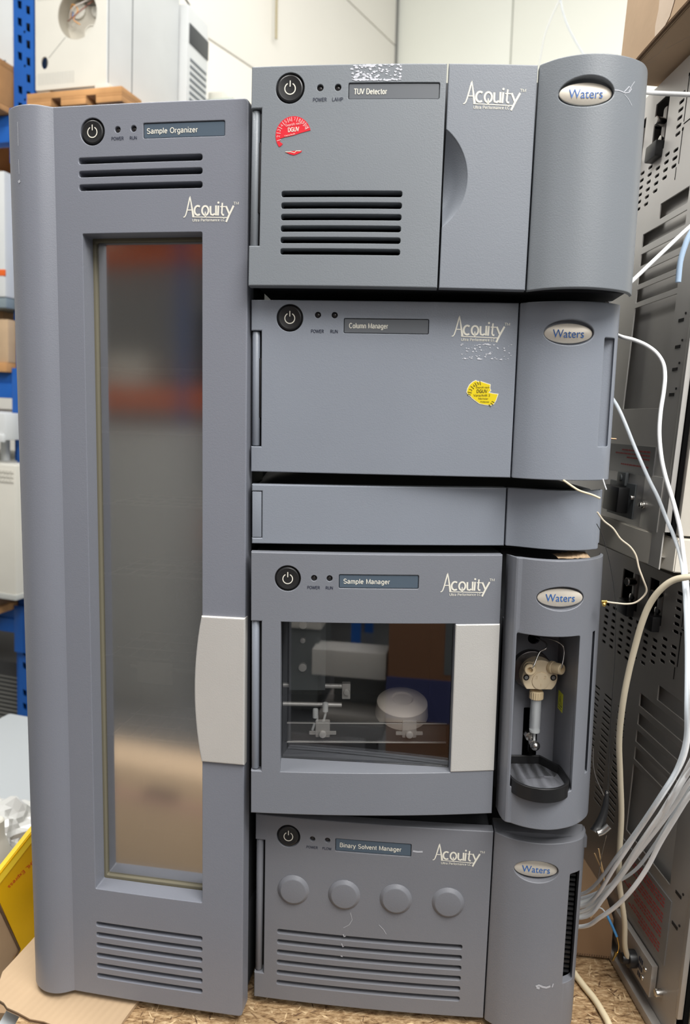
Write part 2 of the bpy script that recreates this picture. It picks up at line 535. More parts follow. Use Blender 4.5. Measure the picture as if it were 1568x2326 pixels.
def _A(cx, cy, rx, ry, a0, a1, n=12):
    return [(cx + rx * math.cos(R(a0 + (a1 - a0) * k / n)), cy + ry * math.sin(R(a0 + (a1 - a0) * k / n))) for k in range(n + 1)]
GL = {
    ' ': (.36, []),
    'A': (.74, [[(.02, 0), (.36, 1)], [(.36, 1), (.70, 0)], [(.14, .34), (.58, .34)]]),
    'B': (.72, [[(.1, 0), (.1, 1)], [(.1, .95), (.36, .95)] + _A(.38, .74, .2, .21, 90, -90) + [(.1, .53)], [(.1, .53), (.38, .53)] + _A(.4, .29, .23, .24, 90, -90) + [(.1, .05)]]),
    'C': (.78, [_A(.40, .5, .33, .46, 42, 318, 22)]),
    'D': (.78, [[(.1, 0), (.1, 1)], [(.1, .95), (.34, .95)] + _A(.34, .5, .35, .45, 90, -90, 18) + [(.1, .05)]]),
    'E': (.66, [[(.1, 0), (.1, 1)], [(.1, .95), (.62, .95)], [(.1, .52), (.56, .52)], [(.1, .05), (.62, .05)]]),
    'F': (.60, [[(.1, 0), (.1, 1)], [(.1, .95), (.58, .95)], [(.1, .5), (.52, .5)]]),
    'G': (.82, [_A(.40, .5, .33, .46, 40, 330, 22), [(.72, .02), (.72, .47)], [(.42, .47), (.77, .47)]]),
    'H': (.78, [[(.1, 0), (.1, 1)], [(.68, 0), (.68, 1)], [(.1, .5), (.68, .5)]]),
    'L': (.58, [[(.1, 0), (.1, 1)], [(.1, .05), (.56, .05)]]),
    'M': (.90, [[(.1, 0), (.1, 1)], [(.1, 1), (.45, .05), (.80, 1)], [(.80, 1), (.80, 0)]]),
    'N': (.78, [[(.1, 0), (.1, 1)], [(.1, 1), (.68, 0)], [(.68, 0), (.68, 1)]]),
    'O': (.84, [_A(.42, .5, .35, .46, 0, 360, 26)]),
    'P': (.68, [[(.1, 0), (.1, 1)], [(.1, .95), (.38, .95)] + _A(.38, .7, .23, .25, 90, -90) + [(.1, .45)]]),
    'R': (.74, [[(.1, 0), (.1, 1)], [(.1, .95), (.38, .95)] + _A(.38, .72, .23, .23, 90, -90) + [(.1, .49)], [(.40, .48), (.66, 0)]]),
    'S': (.72, [_A(.36, .735, .25, .225, 25, 255, 14) + _A(.36, .265, .27, .225, 80, -160, 14)]),
    'T': (.66, [[(.33, 0), (.33, .95)], [(.02, .95), (.64, .95)]]),
    'U': (.78, [[(.1, 1), (.1, .32)] + _A(.39, .32, .29, .27, 180, 360, 14) + [(.68, 1)]]),
    'V': (.72, [[(.02, 1), (.36, 0)], [(.36, 0), (.70, 1)]]),
    'W': (1.0, [[(.02, 1), (.27, 0)], [(.27, 0), (.5, .98)], [(.5, .98), (.73, 0)], [(.73, 0), (.98, 1)]]),
    'a': (.60, [_A(.28, .50, .19, .18, 160, 30, 8) + [(.47, .42), (.47, .12), (.56, .05)], [(.47, .40), (.30, .37)] + _A(.24, .2, .17, .165, 90, 330, 12) + [(.47, .2)]]),
    'b': (.62, [[(.1, 0), (.1, 1)], _A(.33, .34, .21, .31, 180, -180, 20)]),
    'c': (.56, [_A(.30, .34, .22, .31, 50, 310, 16)]),
    'd': (.62, [[(.52, 0), (.52, 1)], _A(.30, .34, .21, .31, 0, 360, 20)]),
    'e': (.60, [[(.09, .36), (.52, .36)] + _A(.30, .34, .22, .31, 4, 320, 20)]),
    'f': (.32, [_A(.30, .84, .15, .13, 95, 180, 6) + [(.15, 0)], [(.0, .64), (.30, .64)]]),
    'g': (.62, [_A(.30, .35, .21, .30, 0, 360, 20), [(.52, .70), (.52, -.02)] + _A(.31, -.02, .21, .22, 0, -150, 10)]),
    'h': (.60, [[(.1, 0), (.1, 1)], [(.1, .45)] + _A(.30, .45, .2, .21, 160, 0, 10) + [(.5, 0)]]),
    'i': (.22, [[(.11, 0), (.11, .70)], [(.11, .88), (.11, 1.0)]]),
    'l': (.22, [[(.11, 0), (.11, 1)]]),
    'm': (.90, [[(.1, 0), (.1, .70)], [(.1, .45)] + _A(.28, .45, .17, .21, 165, 0, 10) + [(.45, 0)], [(.45, .45)] + _A(.63, .45, .17, .21, 165, 0, 10) + [(.80, 0)]]),
    'n': (.60, [[(.1, 0), (.1, .70)], [(.1, .45)] + _A(.30, .45, .2, .21, 165, 0, 10) + [(.5, 0)]]),
    'o': (.60, [_A(.30, .34, .22, .31, 0, 360, 20)]),
    'p': (.62, [[(.1, -.25), (.1, .70)], _A(.33, .34, .21, .31, 180, -180, 20)]),
    'r': (.38, [[(.1, 0), (.1, .70)], [(.1, .42)] + _A(.32, .42, .22, .23, 170, 80, 6)]),
    's': (.54, [_A(.27, .49, .17, .155, 20, 250, 10) + _A(.27, .19, .19, .16, 80, -165, 12)]),
    't': (.32, [[(.15, .88), (.15, .14)] + _A(.27, .14, .12, .10, 180, 280, 6), [(.0, .64), (.29, .64)]]),
    'u': (.60, [[(.1, .70), (.1, .25)] + _A(.29, .25, .19, .21, 180, 350, 10), [(.5, .70), (.5, 0)]]),
    'v': (.54, [[(.02, .70), (.27, 0)], [(.27, 0), (.52, .70)]]),
    'y': (.54, [[(.02, .70), (.27, .02)], [(.52, .70), (.24, -.12), (.16, -.23), (.05, -.22)]]),
    'z': (.52, [[(.06, .64), (.46, .64)], [(.46, .66), (.06, .05)], [(.04, .05), (.48, .05)]]),
    'x': (.52, [[(.04, .70), (.48, 0)], [(.48, .70), (.04, 0)]]),
    '1': (.40, [[(.05, .78), (.25, .95), (.25, 0)]]),
    '2': (.56, [_A(.28, .70, .2, .25, 170, -30, 12) + [(.08, .05), (.52, .05)]]),
    '3': (.56, [_A(.27, .74, .19, .21, 160, -80, 12), _A(.27, .27, .21, .24, 85, -165, 12)]),
    '4': (.56, [[(.4, 0), (.4, 1), (.04, .3), (.54, .3)]]),
    '5': (.56, [[(.48, .95), (.14, .95), (.1, .5)] + _A(.27, .3, .21, .26, 110, -155, 12)]),
    '6': (.56, [_A(.28, .3, .2, .25, 0, 360, 16), [(.08, .3), (.14, .75), (.32, .95), (.46, .85)]]),
    '7': (.56, [[(.06, .95), (.5, .95), (.22, 0)]]),
    '8': (.56, [_A(.28, .73, .17, .21, 0, 360, 16), _A(.28, .27, .21, .24, 0, 360, 16)]),
    '9': (.56, [_A(.28, .7, .2, .25, 0, 360, 16), [(.48, .7), (.42, .25), (.25, .04), (.1, .15)]]),
    '0': (.56, [_A(.28, .5, .2, .45, 0, 360, 20)]),
}
GL['\u00fc'] = (GL['u'][0], GL['u'][1] + [[(.2, .85), (.2, .96)], [(.4, .85), (.4, .96)]])
GL['\u00e4'] = (GL['a'][0], GL['a'][1] + [[(.18, .85), (.18, .96)], [(.38, .85), (.38, .96)]])

def sans(body, x, z, wd, hcap, ma, parent, surf=None, name='lettering', ang=0, align='L', fmap=ident, bold=.15, off=.03, sp=.06):
    """plain sans-serif print built from strokes"""
    tot = sum(GL[c][0] + sp for c in body) - sp
    sx, sy = wd / tot, hcap
    ca, sa = math.cos(R(ang)), math.sin(R(ang))
    dx = {'L': 0, 'C': -wd / 2}[align]
    bm = bmesh.new()
    def fn(u, v):
        U, V = x + (u + dx) * ca - v * sa, z + (u + dx) * sa + v * ca
        d = (surf(U) if callable(surf) else (surf or 0)) - off
        return Vector(fmap(U, V, d))
    cu = 0
    for c in body:
        adv, st = GL[c]
        strokes(bm, [([((cu + a) * sx, b * sy) for a, b in P], bold * hcap) for P in st], fn)
        cu += adv + sp
    return finish(bm, name, ma, parent, -1)

def strokes(bm, lines, fn):
    """lines: list of (points, width or [w0,w1]); fn(u,v)->3d"""
    for P, wd in lines:
        P = [Vector(q) for q in P]
        n = len(P)
        ws = wd if isinstance(wd, (list, tuple)) else [wd, wd]
        L, Rr = [], []
        for i in range(n):
            t = (P[min(i + 1, n - 1)] - P[max(i - 1, 0)]).normalized()
            nn = Vector((-t.y, t.x))
            hw = .5 * (ws[0] + (ws[1] - ws[0]) * i / max(1, n - 1))
            L.append(bm.verts.new(fn(*(P[i] + nn * hw))))
            Rr.append(bm.verts.new(fn(*(P[i] - nn * hw))))
        for i in range(n - 1):
            bm.faces.new((L[i], Rr[i], Rr[i + 1], L[i + 1]))

def arc(cx, cy, rx, ry, a0, a1, n=18):
    return [(cx + rx * math.cos(R(a0 + (a1 - a0) * k / n)), cy + ry * math.sin(R(a0 + (a1 - a0) * k / n))) for k in range(n + 1)]

def poly(bm, P, fn):
    vs = [bm.verts.new(fn(*q)) for q in P]
    tr = tessellate_polygon([[Vector((q[0], q[1], 0)) for q in P]])
    for t in tr:
        try:
            bm.faces.new([vs[i] for i in t])
        except ValueError:
            pass

def z2(*pts):
    return [((a - 365) / 190, (520 - b) / 190) for a, b in pts]

def logo(x, z, surf, parent, sc=1.0, name='logo_lettering'):
    bm = bmesh.new()
    fn = lambda u, v: Vector((x + u * sc, surf(x + u * sc) - .03, z + v * sc))
    e = lambda cx, cy, rx, ry, a0, a1: [((q[0] - 365) / 190, (520 - q[1]) / 190) for q in [(cx + rx * math.cos(R(a0 + (a1 - a0) * k / 20)), cy + ry * math.sin(R(a0 + (a1 - a0) * k / 20))) for k in range(21)]]
    k = 1 / 190
    ln = [
        (z2((366, 530), (390, 522), (408, 498), (430, 430), (486, 200)), [16 * k, 24 * k]),
        (z2((488, 180), (500, 250), (527, 400), (548, 518)), [10 * k, 40 * k]),
        (z2((440, 410), (520, 410)), 17 * k),
        (e(628, 420, 60, 76, -52, -308), 32 * k),
        (e(762, 424, 58, 76, 0, 360), 31 * k),
        (z2((762, 440), (764, 528)), [16 * k, 26 * k]),
        (z2((856, 350), (856, 450), (866, 490), (900, 498), (935, 478)), 32 * k),
        (z2((955, 342), (955, 508)), 32 * k),
        (z2((998, 345), (990, 510)), 31 * k),
        (z2((1068, 300), (1058, 470), (1072, 498), (1100, 500)), [26 * k, 34 * k]),
        (z2((1030, 364), (1132, 364)), 17 * k),
        (z2((1134, 356), (1190, 480)), 32 * k),
        (z2((1268, 350), (1190, 500), (1136, 618)), 32 * k),
        (z2((528, 526), (1160, 545)), 15 * k),
    ]
    strokes(bm, ln, fn)
    poly(bm, [((998 + 19 * math.cos(a) - 365) / 190, (520 - 296 - 19 * math.sin(a)) / 190) for a in [2 * math.pi * j / 14 for j in range(14)]], fn)
    o = finish(bm, name, 'ink_light', parent, -1)
    sans('TM', x + 4.74 * sc, z + .98 * sc, .5 * sc, .24 * sc, 'ink_light', o, surf)
    sans('Ultra Performance LC', x + .88 * sc, z - .44 * sc, 3.06 * sc, .25 * sc, 'ink_light', o, surf)
    return o

def power_button(x, z, surf, parent, r=1.17):
    s = surf(x)
    bm = bmesh.new()
    lathe(bm, (x, s + .75, z), (0, -1, 0), [(0, r + .1), (.35, r + .1), (.36, r - .03), (.62, r - .03), (.72, r - .08), (.76, r - .17), (.74, r - .28), (.70, 0.01)], 48)
    b = finish(bm, 'power_button', 'button', parent, 30)
    bm = bmesh.new()
    fn = lambda u, v: Vector((x + u, s - .005, z + v))
    strokes(bm, [(arc(0, -.04, .46, .46, 118, 422, 30), .085), ([(0, .12), (0, .62)], .085)], fn)
    finish(bm, 'power_symbol', 'ink_light', b, -1)
    return b

def led(x, z, surf, parent):
    s = surf(x)
    bm = bmesh.new()
    lathe(bm, (x, s + .6, z), (0, -1, 0), [(0, .26), (.33, .26), (.42, .17), (.45, .02)], 20)
    return finish(bm, 'indicator_lens', 'lens', parent, 40)

def name_plate(x0, x1, z0, z1, txt, tx, tw, tz, th, surf, parent, ma='plate', pmat='ink_light'):
    P = rrect(x0, x1, z0, z1, .12)
    pl = plate('name_plate', inset(P, .05), [], .10, .4, .03, ma, parent, surf, frange(x0, x1, 1.5))
    sans(txt, tx, tz, tw, th, pmat, pl, lambda u: surf(u) + .10)
    return P

def body_box(x0, x1, z0, z1, y0, parent, depth=42, hole=None):
    return mbox('case', x0, x1, y0, depth, z0, z1, 'body', parent, .3)

def vents(x0, x1, zs, h=.5):
    return [rrect(x0, x1, z - h / 2, z + h / 2, h * .38, 3) for z in zs]

def vent_back(x0, x1, z0, z1, y, parent):
    return mbox('vent_backing', x0 - .5, x1 + .5, y, y + .3, z0 - .6, z1 + .6, 'void', parent)

def badge(cx, cz, surf, parent, rx=2.12, rz=.88, tint='badge', tilt=0):
    s = surf(cx) + .55
    bm = bmesh.new()
    n = 48
    # shallow oval plate
    rings = []
    for k, d in ((1.0, .18), (1.0, .05), (.95, 0.0), (.02, -.03)):
        rings.append([bm.verts.new((cx + rx * k * math.cos(2 * math.pi * j / n), s + d, cz + rz * k * math.sin(2 * math.pi * j / n))) for j in range(n)])
    for i in range(3):
        for j in range(n):
            bm.faces.new((rings[i][j], rings[i][(j + 1) % n], rings[i + 1][(j + 1) % n], rings[i + 1][j]))
    b = finish(bm, 'badge', tint, parent, 50)
    text('Waters', cx, cz - .36, 2.75, .72, 'blue_ink', b, lambda u: s - .03, align='C')
    return b

def hinge(parent, x0, x1, z0, z1, surf0=0.0, slot=True, ma='slate'):
    bm = bmesh.new()
    rx = (x1 - x0) / 2
    lathe(bm, (x0 + rx, .55, z0), (0, 0, 1), [(0, rx - .05), (.06, rx), (z1 - z0 - .06, rx), (z1 - z0, rx - .05)], 24)
    o = finish(bm, 'hinge_cover', ma, parent, 40)
    if slot:
        zm0, zm1 = z0 + (z1 - z0) * .25, z0 + (z1 - z0) * .77
        mbox('hinge_rib', x1 - .16, x1 + .12, .35, 1.0, zm0, zm1, 'black', o, .04)
    return o

LABEL = 'ink_dark'
# ================================================================== THE SETTING
FLOOR = -145
def wall(name, yaw, panels, x0, x1, seam_mat, pan_mat):
    root = mbox(name, x0, x1, 3, 18, FLOOR, 620, seam_mat)
    mm = rot(yaw).to_4x4()
    mm.translation = W(42, 800, 0)
    root.matrix_world = mm
    root['kind'] = 'structure'
    for (a, b, c, d) in panels:
        mbox('wall_panel', a + .6, b - .6, 0, 3.2, c + .6, d - .6, pan_mat, root, .25)
    return root
rows = [FLOOR] + [h for h in frange(373 - 110 * 4, 620, 110)] + [620]
wl = wall('wall_left', 59, [(-1150, -.5, a, b) for a, b in zip(rows[:-1], rows[1:])], -1150, 0, 'seam', 'wall_l')
mbox('corner_profile', -4, -.2, -1, 3, FLOOR, 620, 'seam_g', wl)
wr = wall('wall_right', -31, [(k * 120, k * 120 + 120, FLOOR, 620) for k in range(8)], 0, 960, 'seam_g', 'wall_r')
fl = mbox('floor', -700, 900, -500, 1100, FLOOR - 6, FLOOR, 'floor')
fl.location.z = CAMZ
fl['kind'] = 'structure'

# ================================================================== INSTRUMENT STACK
def unit(name, label, pos, yaw, lean, roll, cat='instrument', group=None):
    return thing(name, label, cat, W(*pos), rot(yaw, lean, roll), group)

COLX = 24.5
def column(parent, z0, z1, prof, holes, ma, x0=24.56, x1=33.95, T=.7, name='side_cover'):
    f = curvef(prof)
    g = lambda x: f(x)
    cuts = frange(x0 + .25, x1 - 1.6, .35) + frange(x1 - 1.6, x1, .12)
    plate(name, rrect(x0, x1, z0, z1, .12, 2), holes, 0, T, .09, ma, parent, g, cuts)
    return g

PROF = lambda k, o=24.5: [(o, 0), (o + .5, -.42 * k), (o + 1.3, -1.02 * k), (o + 2.5, -1.52 * k), (o + 3.8, -1.78 * k), (o + 5.2, -1.74 * k), (o + 6.6, -1.36 * k), (o + 7.8, -.76 * k), (o + 8.6, -.1 * k), (o + 9.1, .6 * k + .1), (o + 9.45, 1.7)]
NOTCH = lambda H, a, b, w=.95: [(0, 0), (24.0, 0), (24.0, H), (0, H), (0, b), (w, b), (w, a), (0, a)]
def door_outline(x1, H, a, b, wn=.95, x0=0.0):
    return [(x0, 0), (x1, 0), (x1, H), (x0, H), (x0, b), (wn, b), (wn, a), (x0, a)]

# ---------------------------------------------------------------- top unit
t = unit('detector_unit', 'topmost grey unit of the stack, with a round red torn sticker and six vent slots', (-9.12, 68.17, 11.61), -4.53, -.81, .47)
H = 18.46
sf = bowf(24.5, .45)
vz = [7.82 - .975 * k for k in range(6)]
hl = vents(2.86, 13.45, vz, .52) + [ell(3.43, 16.6, 1.27, 1.27), ell(6.06, 16.57, .28, .28, 20), ell(7.6, 16.57, .28, .28, 20), rrect(8.5, 16.28, 15.6, 16.93, .12)]
plate('door', door_outline(16.80, H, 3.45, 15.02), hl, 0, 1.2, .10, 'slate_green', t, sf, frange(1, 16.8, .8), hbev=.05)
vent_back(2.86, 13.45, vz[-1], vz[0], 1.75, t)
hinge(t, 0.02, .74, 3.5, 14.97, ma='slate_green')
power_button(3.43, 16.6, sf, t)
led(6.06, 16.57, sf, t)
led(7.6, 16.57, sf, t)
sans('POWER', 6.06, 15.45, 1.2, .29, LABEL, t, sf, 'caption', align='C')
sans('LAMP', 7.6, 15.45, .95, .29, LABEL, t, sf, 'caption', align='C')
name_plate(8.5, 16.28, 15.6, 16.93, 'TUV Detector', 8.98, 2.83, 16.02, .46, sf, t, 'plate_g')
# second door with finger scoop
def scoop_edge(n=26):
    cx, cz, rr = 17.0 - 3.15, 9.15, 5.08
    a = math.acos((16.96 - cx) / rr)
    return cx, cz, rr, a
cx, cz, rr, a = scoop_edge()
arcp = [(cx + rr * math.cos(a - 2 * a * k / 26), cz + rr * math.sin(a - 2 * a * k / 26)) for k in range(27)]
P = [(16.96, 0), (24.42, 0), (24.42, H), (16.96, H)] + arcp
plate('lamp_door', P, [], 0, .9, .08, 'slate_tuv', t, sf, frange(17.6, 24.4, .8))
bm = bmesh.new()
rows_ = []
for i in range(15):
    q = i / 14
    row = []
    for j in range(25):
        an = a * (1 - 2 * j / 24)
        # interpolate between chord and arc
        ex, ez = cx + rr * math.cos(an), cz + rr * math.sin(an)
        sx_ = 16.98
        x = sx_ + (ex - sx_) * q
        z = ez
        d = 2.6 * (1 - ((x - cx) ** 2 + (z - cz) ** 2) / (rr * rr))
        row.append(bm.verts.new((x + .01, sf(x) + .06 + max(0, d), z)))
    rows_.append(row)
for i in range(14):
    for j in range(24):
        bm.faces.new((rows_[i][j], rows_[i][j + 1], rows_[i + 1][j + 1], rows_[i + 1][j]))
bmesh.ops.remove_doubles(bm, verts=bm.verts, dist=.002)
finish(bm, 'finger_scoop', 'slate_tuv', t, 60)
logo(18.30, 15.28, sf, t)
g = column(t, -.05, H, PROF(1.08), [ell(28.22, 15.57, 2.2, 1.2, 48)], 'slate_green')
mbox('badge_pocket', 25.98, 30.9, g(28.2) + .95, g(28.2) + 1.2, 14, 17.2, 'slate_green', t)
badge(28.22, 15.57, g, t)
body_box(.3, 33.6, .25, 18.1, 2.15, t)
# residue of an old label
rnd = random.Random(5)
def residue(name, x0, x1, z0, z1, n, surf, parent, seed, dens=1.0):
    rn = random.Random(seed)
    bm = bmesh.new()
    for k in range(n):
        x = rn.uniform(x0, x1)
        edge = rn.random() < .35
        z = (rn.choice((z0, z1)) + rn.uniform(-.05, .05)) if edge else rn.uniform(z0, z1)
        s_ = rn.uniform(.04, .17) * dens
        an = rn.uniform(0, 3.14)
        q = [(x + s_ * rn.uniform(.5, 1.3) * math.cos(an + 6.283 * i / 6) * (2 if edge else 1), z + s_ * rn.uniform(.4, 1.1) * math.sin(an + 6.283 * i / 6) * .8) for i in range(6)]
        d = .03 + k * .00004
        vs = [bm.verts.new((u, surf(u) - d, v)) for u, v in q]
        bm.faces.new(vs)
    return finish(bm, name, 'residue', parent, -1)
residue('label_residue', 8.7, 10.6, 17.15, 18.3, 75, sf, t, 3)
residue('label_residue', 10.6, 13.0, 17.15, 18.3, 70, sf, t, 4, .85)
# scratch beside the badge
bm = bmesh.new()
fn = lambda u, v: Vector((u, g(u) - .03, v))
strokes(bm, [([(30.45, 15.7), (30.8, 15.72), (31.1, 15.68), (31.4, 15.62), (31.75, 15.75), (31.95, 16.05), (31.72, 16.2), (31.3, 15.7)], .06), ([(31.7, 15.8), (31.95, 16.3), (32.2, 16.7)], .035), ([(31.35, 15.5), (31.75, 15.2), (32.1, 14.8)], .03)], fn)
finish(bm, 'scratch', 'residue', t, -1)

# red inspection sticker, torn across the middle
def disc_sticker(name, label, cx, cz, rad, keep, base, ink, parent_M, pos, surf, marks, words, rotd=0):
    pass
def place(o, u):
    o.matrix_world = u.matrix_world.copy()
    return o
def sticker_poly(name, P, ma, surf, lift=.035):
    bm = bmesh.new()
    a_, b_ = [], []
    for (u, v) in P:
        a_.append(bm.verts.new((u, surf(u) - lift, v)))
        b_.append(bm.verts.new((u, surf(u) - .004, v)))
    n = len(P)
    for t_ in tessellate_polygon([[Vector((q[0], q[1], 0)) for q in P]]):
        try:
            bm.faces.new([a_[i] for i in t_])
        except ValueError:
            pass
    for k in range(n):
        bm.faces.new((a_[k], a_[(k + 1) % n], b_[(k + 1) % n], b_[k]))
    return finish(bm, name, ma, None, 0)
def ring_marks(o, cx, cz, r0, r1, angs, nums, ma, surf, lift):
    bm = bmesh.new()
    fn = lambda u, v: Vector((u, surf(u) - lift, v))
    strokes(bm, [([(cx + r0 * math.cos(R(q)), cz + r0 * math.sin(R(q))), (cx + r1 * math.cos(R(q)), cz + r1 * math.sin(R(q)))], .055) for q in angs], fn)
    finish(bm, 'scale_mark', ma, o, -1)
    for q, s_ in nums:
        rm = (r0 + r1) / 2 - .12
        sans(s_, cx + rm * math.cos(R(q)), cz + rm * math.sin(R(q)), .17 * len(s_), .27, ma, o, lambda u: surf(u) - lift + .03, ang=q - 90, align='C')
cx, cz, rad = 3.80, 12.72, 1.56
P = [(cx + rad * math.cos(R(q)), cz + rad * math.sin(R(q))) for q in range(14, 222, 6)]
P += [(2.75, 11.85), (2.9, 12.0), (2.62, 12.2), (2.6, 12.42), (3.0, 12.55), (3.4, 12.62), (3.9, 12.72), (4.35, 12.86), (4.9, 13.0)]
st = place(sticker_poly('inspection_sticker', P, 'red', sf), t)
tag(st, 'round red inspection sticker, lower half torn away, on the topmost unit', 'sticker')
ring_marks(st, cx, cz, 1.12, 1.5, [198, 172, 152, 132, 112, 97, 76, 57, 41, 24], [(184, '2'), (162, '3'), (142, '4'), (122, '5'), (104, '6'), (86, '7'), (66, '8'), (49, '9'), (32, '10')], 'pink', sf, .05)
sans('DGUV', 3.83, 13.0, .98, .36, 'ink_light', st, lambda u: sf(u) - .03, align='C', ang=4)
sans('Geprüft nach', 3.83, 13.52, 1.45, .2, 'pink', st, lambda u: sf(u) - .03, align='C', ang=8)
sans('Vorschrift', 3.5, 12.68, .95, .12, 'ink_light', st, lambda u: sf(u) - .03, align='C', ang=10)
st = place(sticker_poly('sticker_scrap', [(3.12, 11.34), (3.6, 11.38), (4.1, 11.42), (4.6, 11.42), (4.55, 11.3), (4.2, 11.15), (3.9, 11.06), (3.55, 11.14)], 'red', sf), t)
tag(st, 'small curved red sticker scrap left below the torn round red sticker', 'sticker')
bm = bmesh.new()
strokes(bm, [([(3.15, 11.33), (3.6, 11.34), (3.95, 11.24), (4.1, 11.4), (4.5, 11.4)], .05)], lambda u, v: Vector((u, sf(u) - .05, v)))
finish(bm, 'torn_edge', 'yel_edge', st, -1)

# ---------------------------------------------------------------- second unit
c = unit('column_unit', 'second grey unit from the top, with a torn yellow sticker and no vents', (-9.04, 70.27, -5.19), -3.05, .66, -.12)
H = 15.87
sf = bowf(24.5, .2)
hl = [ell(3.6, 14.27, 1.24, 1.24), ell(6.2, 14.56, .28, .28, 20), ell(7.74, 14.56, .28, .28, 20), rrect(8.6, 16.38, 12.96, 14.3, .12)]
plate('door', door_outline(24.44, H, 2.39, 13.1, .97), hl, 0, 1.2, .10, 'slate', c, sf, frange(1, 24.4, 1.2), hbev=.05)
hinge(c, .02, .76, 2.45, 13.04)
power_button(3.6, 14.27, sf, c, 1.14)
led(6.2, 14.56, sf, c)
led(7.74, 14.56, sf, c)
sans('POWER', 6.18, 12.95, 1.2, .29, LABEL, c, sf, 'caption', align='C')
sans('RUN', 7.72, 12.95, .7, .29, LABEL, c, sf, 'caption', align='C')
name_plate(8.6, 16.38, 12.96, 14.3, 'Column Manager', 9.09, 3.57, 13.42, .46, sf, c, 'plate_g')
logo(18.48, 12.86, sf, c)
g = column(c, 0, H, PROF(.86), [ell(28.76, 13.17, 2.2, 1.12, 48), rrect(32.05, 33.15, 3.1, 12.85, .12)], 'slate')
mbox('badge_pocket', 26, 31.5, g(28.7) + .78, g(28.7) + 1.1, 11.8, 14.6, 'slate', c)
mbox('grip_recess', 31.9, 33.5, .32, .6, 2.9, 13.1, 'slate', c)
badge(28.76, 13.12, g, c)
body_box(.3, 33.5, .2, 15.6, 2.1, c)
residue('label_residue', 19.35, 24.1, 10.85, 12.15, 85, sf, c, 8, .62)
yp = [(20.02, 7.80), (20.08, 8.15), (20.25, 8.5), (20.55, 8.78), (20.84, 8.93), (21.0, 8.84), (21.30, 8.84), (21.8, 8.68), (22.22, 8.56), (22.2, 8.2), (22.30, 7.98), (22.15, 7.84), (22.5, 7.76), (22.98, 7.72), (22.8, 7.1), (22.62, 6.76), (22.35, 6.62), (21.8, 6.66), (21.25, 6.76), (20.9, 7.0), (20.55, 7.25), (20.42, 7.42), (20.2, 7.52)]
st = place(sticker_poly('inspection_sticker', yp, 'yel_edge', sf, .03), c)
tag(st, 'yellow inspection sticker with torn edges on the second unit from the top', 'sticker')
stf = sticker_poly('sticker_face', inset(yp[::-1], .06), 'yellow', lambda u: sf(u) - .01, .03)
stf.parent = st
ss = lambda u: sf(u) - .04
sans('DGUV', 21.45, 7.78, .98, .30, 'brown_ink', stf, ss, align='C', ang=1)
sans('Vorschrift 3', 21.45, 7.45, 1.5, .20, 'brown_ink', stf, ss, align='C', ang=1)
sans('Geprüft nach', 21.5, 8.2, 1.25, .15, 'brown_ink', stf, ss, align='C', ang=1)
sans('Nächster', 21.6, 7.18, .9, .15, 'brown_ink', stf, ss, align='C')
sans('Prüftermin', 21.75, 6.9, .8, .13, 'brown_ink', stf, ss, align='C')
ring_marks(stf, 21.5, 7.5, 1.0, 1.4, [166, 142, 122, 102], [(176, '2'), (155, '3'), (132, '4'), (112, '5')], 'brown_ink', sf, .06)
ring_marks(stf, 21.5, 7.5, 1.0, 1.3, [-38, -50, -28], [], 'brown_ink', sf, .06)

# ---------------------------------------------------------------- thin unit
s_ = unit('slim_unit', 'thin blank grey unit in the middle of the stack, between two taller units', (-8.85, 69.86, -12.06), 2.79, .33, -.30)
H = 5.68
sf = bowf(24.5, .3)
plate('door', [(0, 0), (24.42, 0), (24.42, H), (0, H), (0, 5.05), (.97, 5.05), (.97, .55), (0, .55)], [], 0, 1.2, .10, 'slate', s_, sf, frange(1, 24.4, 1.2))
bm = bmesh.new()
box(bm, .03, .91, .02, 1.2, .6, 5.0, .06)
finish(bm, 'hinge_cover', 'slate', s_)
pr = [(24.5, 0), (25.2, -.25), (26.3, -.95), (27.6, -1.75), (29.0, -2.25), (30.4, -2.4), (31.6, -2.15), (32.6, -1.7), (33.1, -1.35), (33.25, -.9), (33.3, .2)]
column(s_, 0, H, pr, [], 'slate', 24.55, 33.28)
column(s_, .35, H - .1, [(33.0, .2), (33.35, -.3), (33.75, -.1), (34.0, .8), (34.05, 1.6)], [rrect(33.35, 33.6, 3.3, 3.9, .05)], 'slate', 33.1, 34.03, .4, 'end_cap')
body_box(.3, 33.6, .15, 5.5, 2.1, s_)

# ---------------------------------------------------------------- sampler
q = unit('sampler_unit', 'tall grey unit with a square window, a silver handle and an open syringe bay', (-8.65, 68.92, -38.94), 1.48, -.27, -.36)
H = 26.21
WD = 24.0
sf = bowf(WD, .55)
win = [(2.87, 4.40), (19.62, 4.45), (19.62, 19.50), (2.87, 19.50)]
hl = [ell(3.5, 23.74, 1.24, 1.24), ell(6.0, 23.82, .28, .28, 20), ell(7.47, 23.82, .28, .28, 20), rrect(8.36, 15.96, 22.9, 24.23, .12), win]
plate('door', door_outline(WD, H, 4.4, 19.5, 1.02), hl, 0, 1.0, .10, 'slate_mid', q, sf, frange(1, WD, .8), hbev=.06)
hinge(q, .02, .78, 4.48, 19.45, slot=False)
power_button(3.5, 23.74, sf, q, 1.14)
led(6.0, 23.82, sf, q)
led(7.47, 23.82, sf, q)
sans('POWER', 5.97, 22.78, 1.2, .29, LABEL, q, sf, 'caption', align='C')
sans('RUN', 7.46, 22.78, .7, .29, LABEL, q, sf, 'caption', align='C')
name_plate(8.36, 15.96, 22.9, 24.23, 'Sample Manager', 8.78, 4.43, 23.34, .46, sf, q)
logo(18.06, 22.68, sf, q)
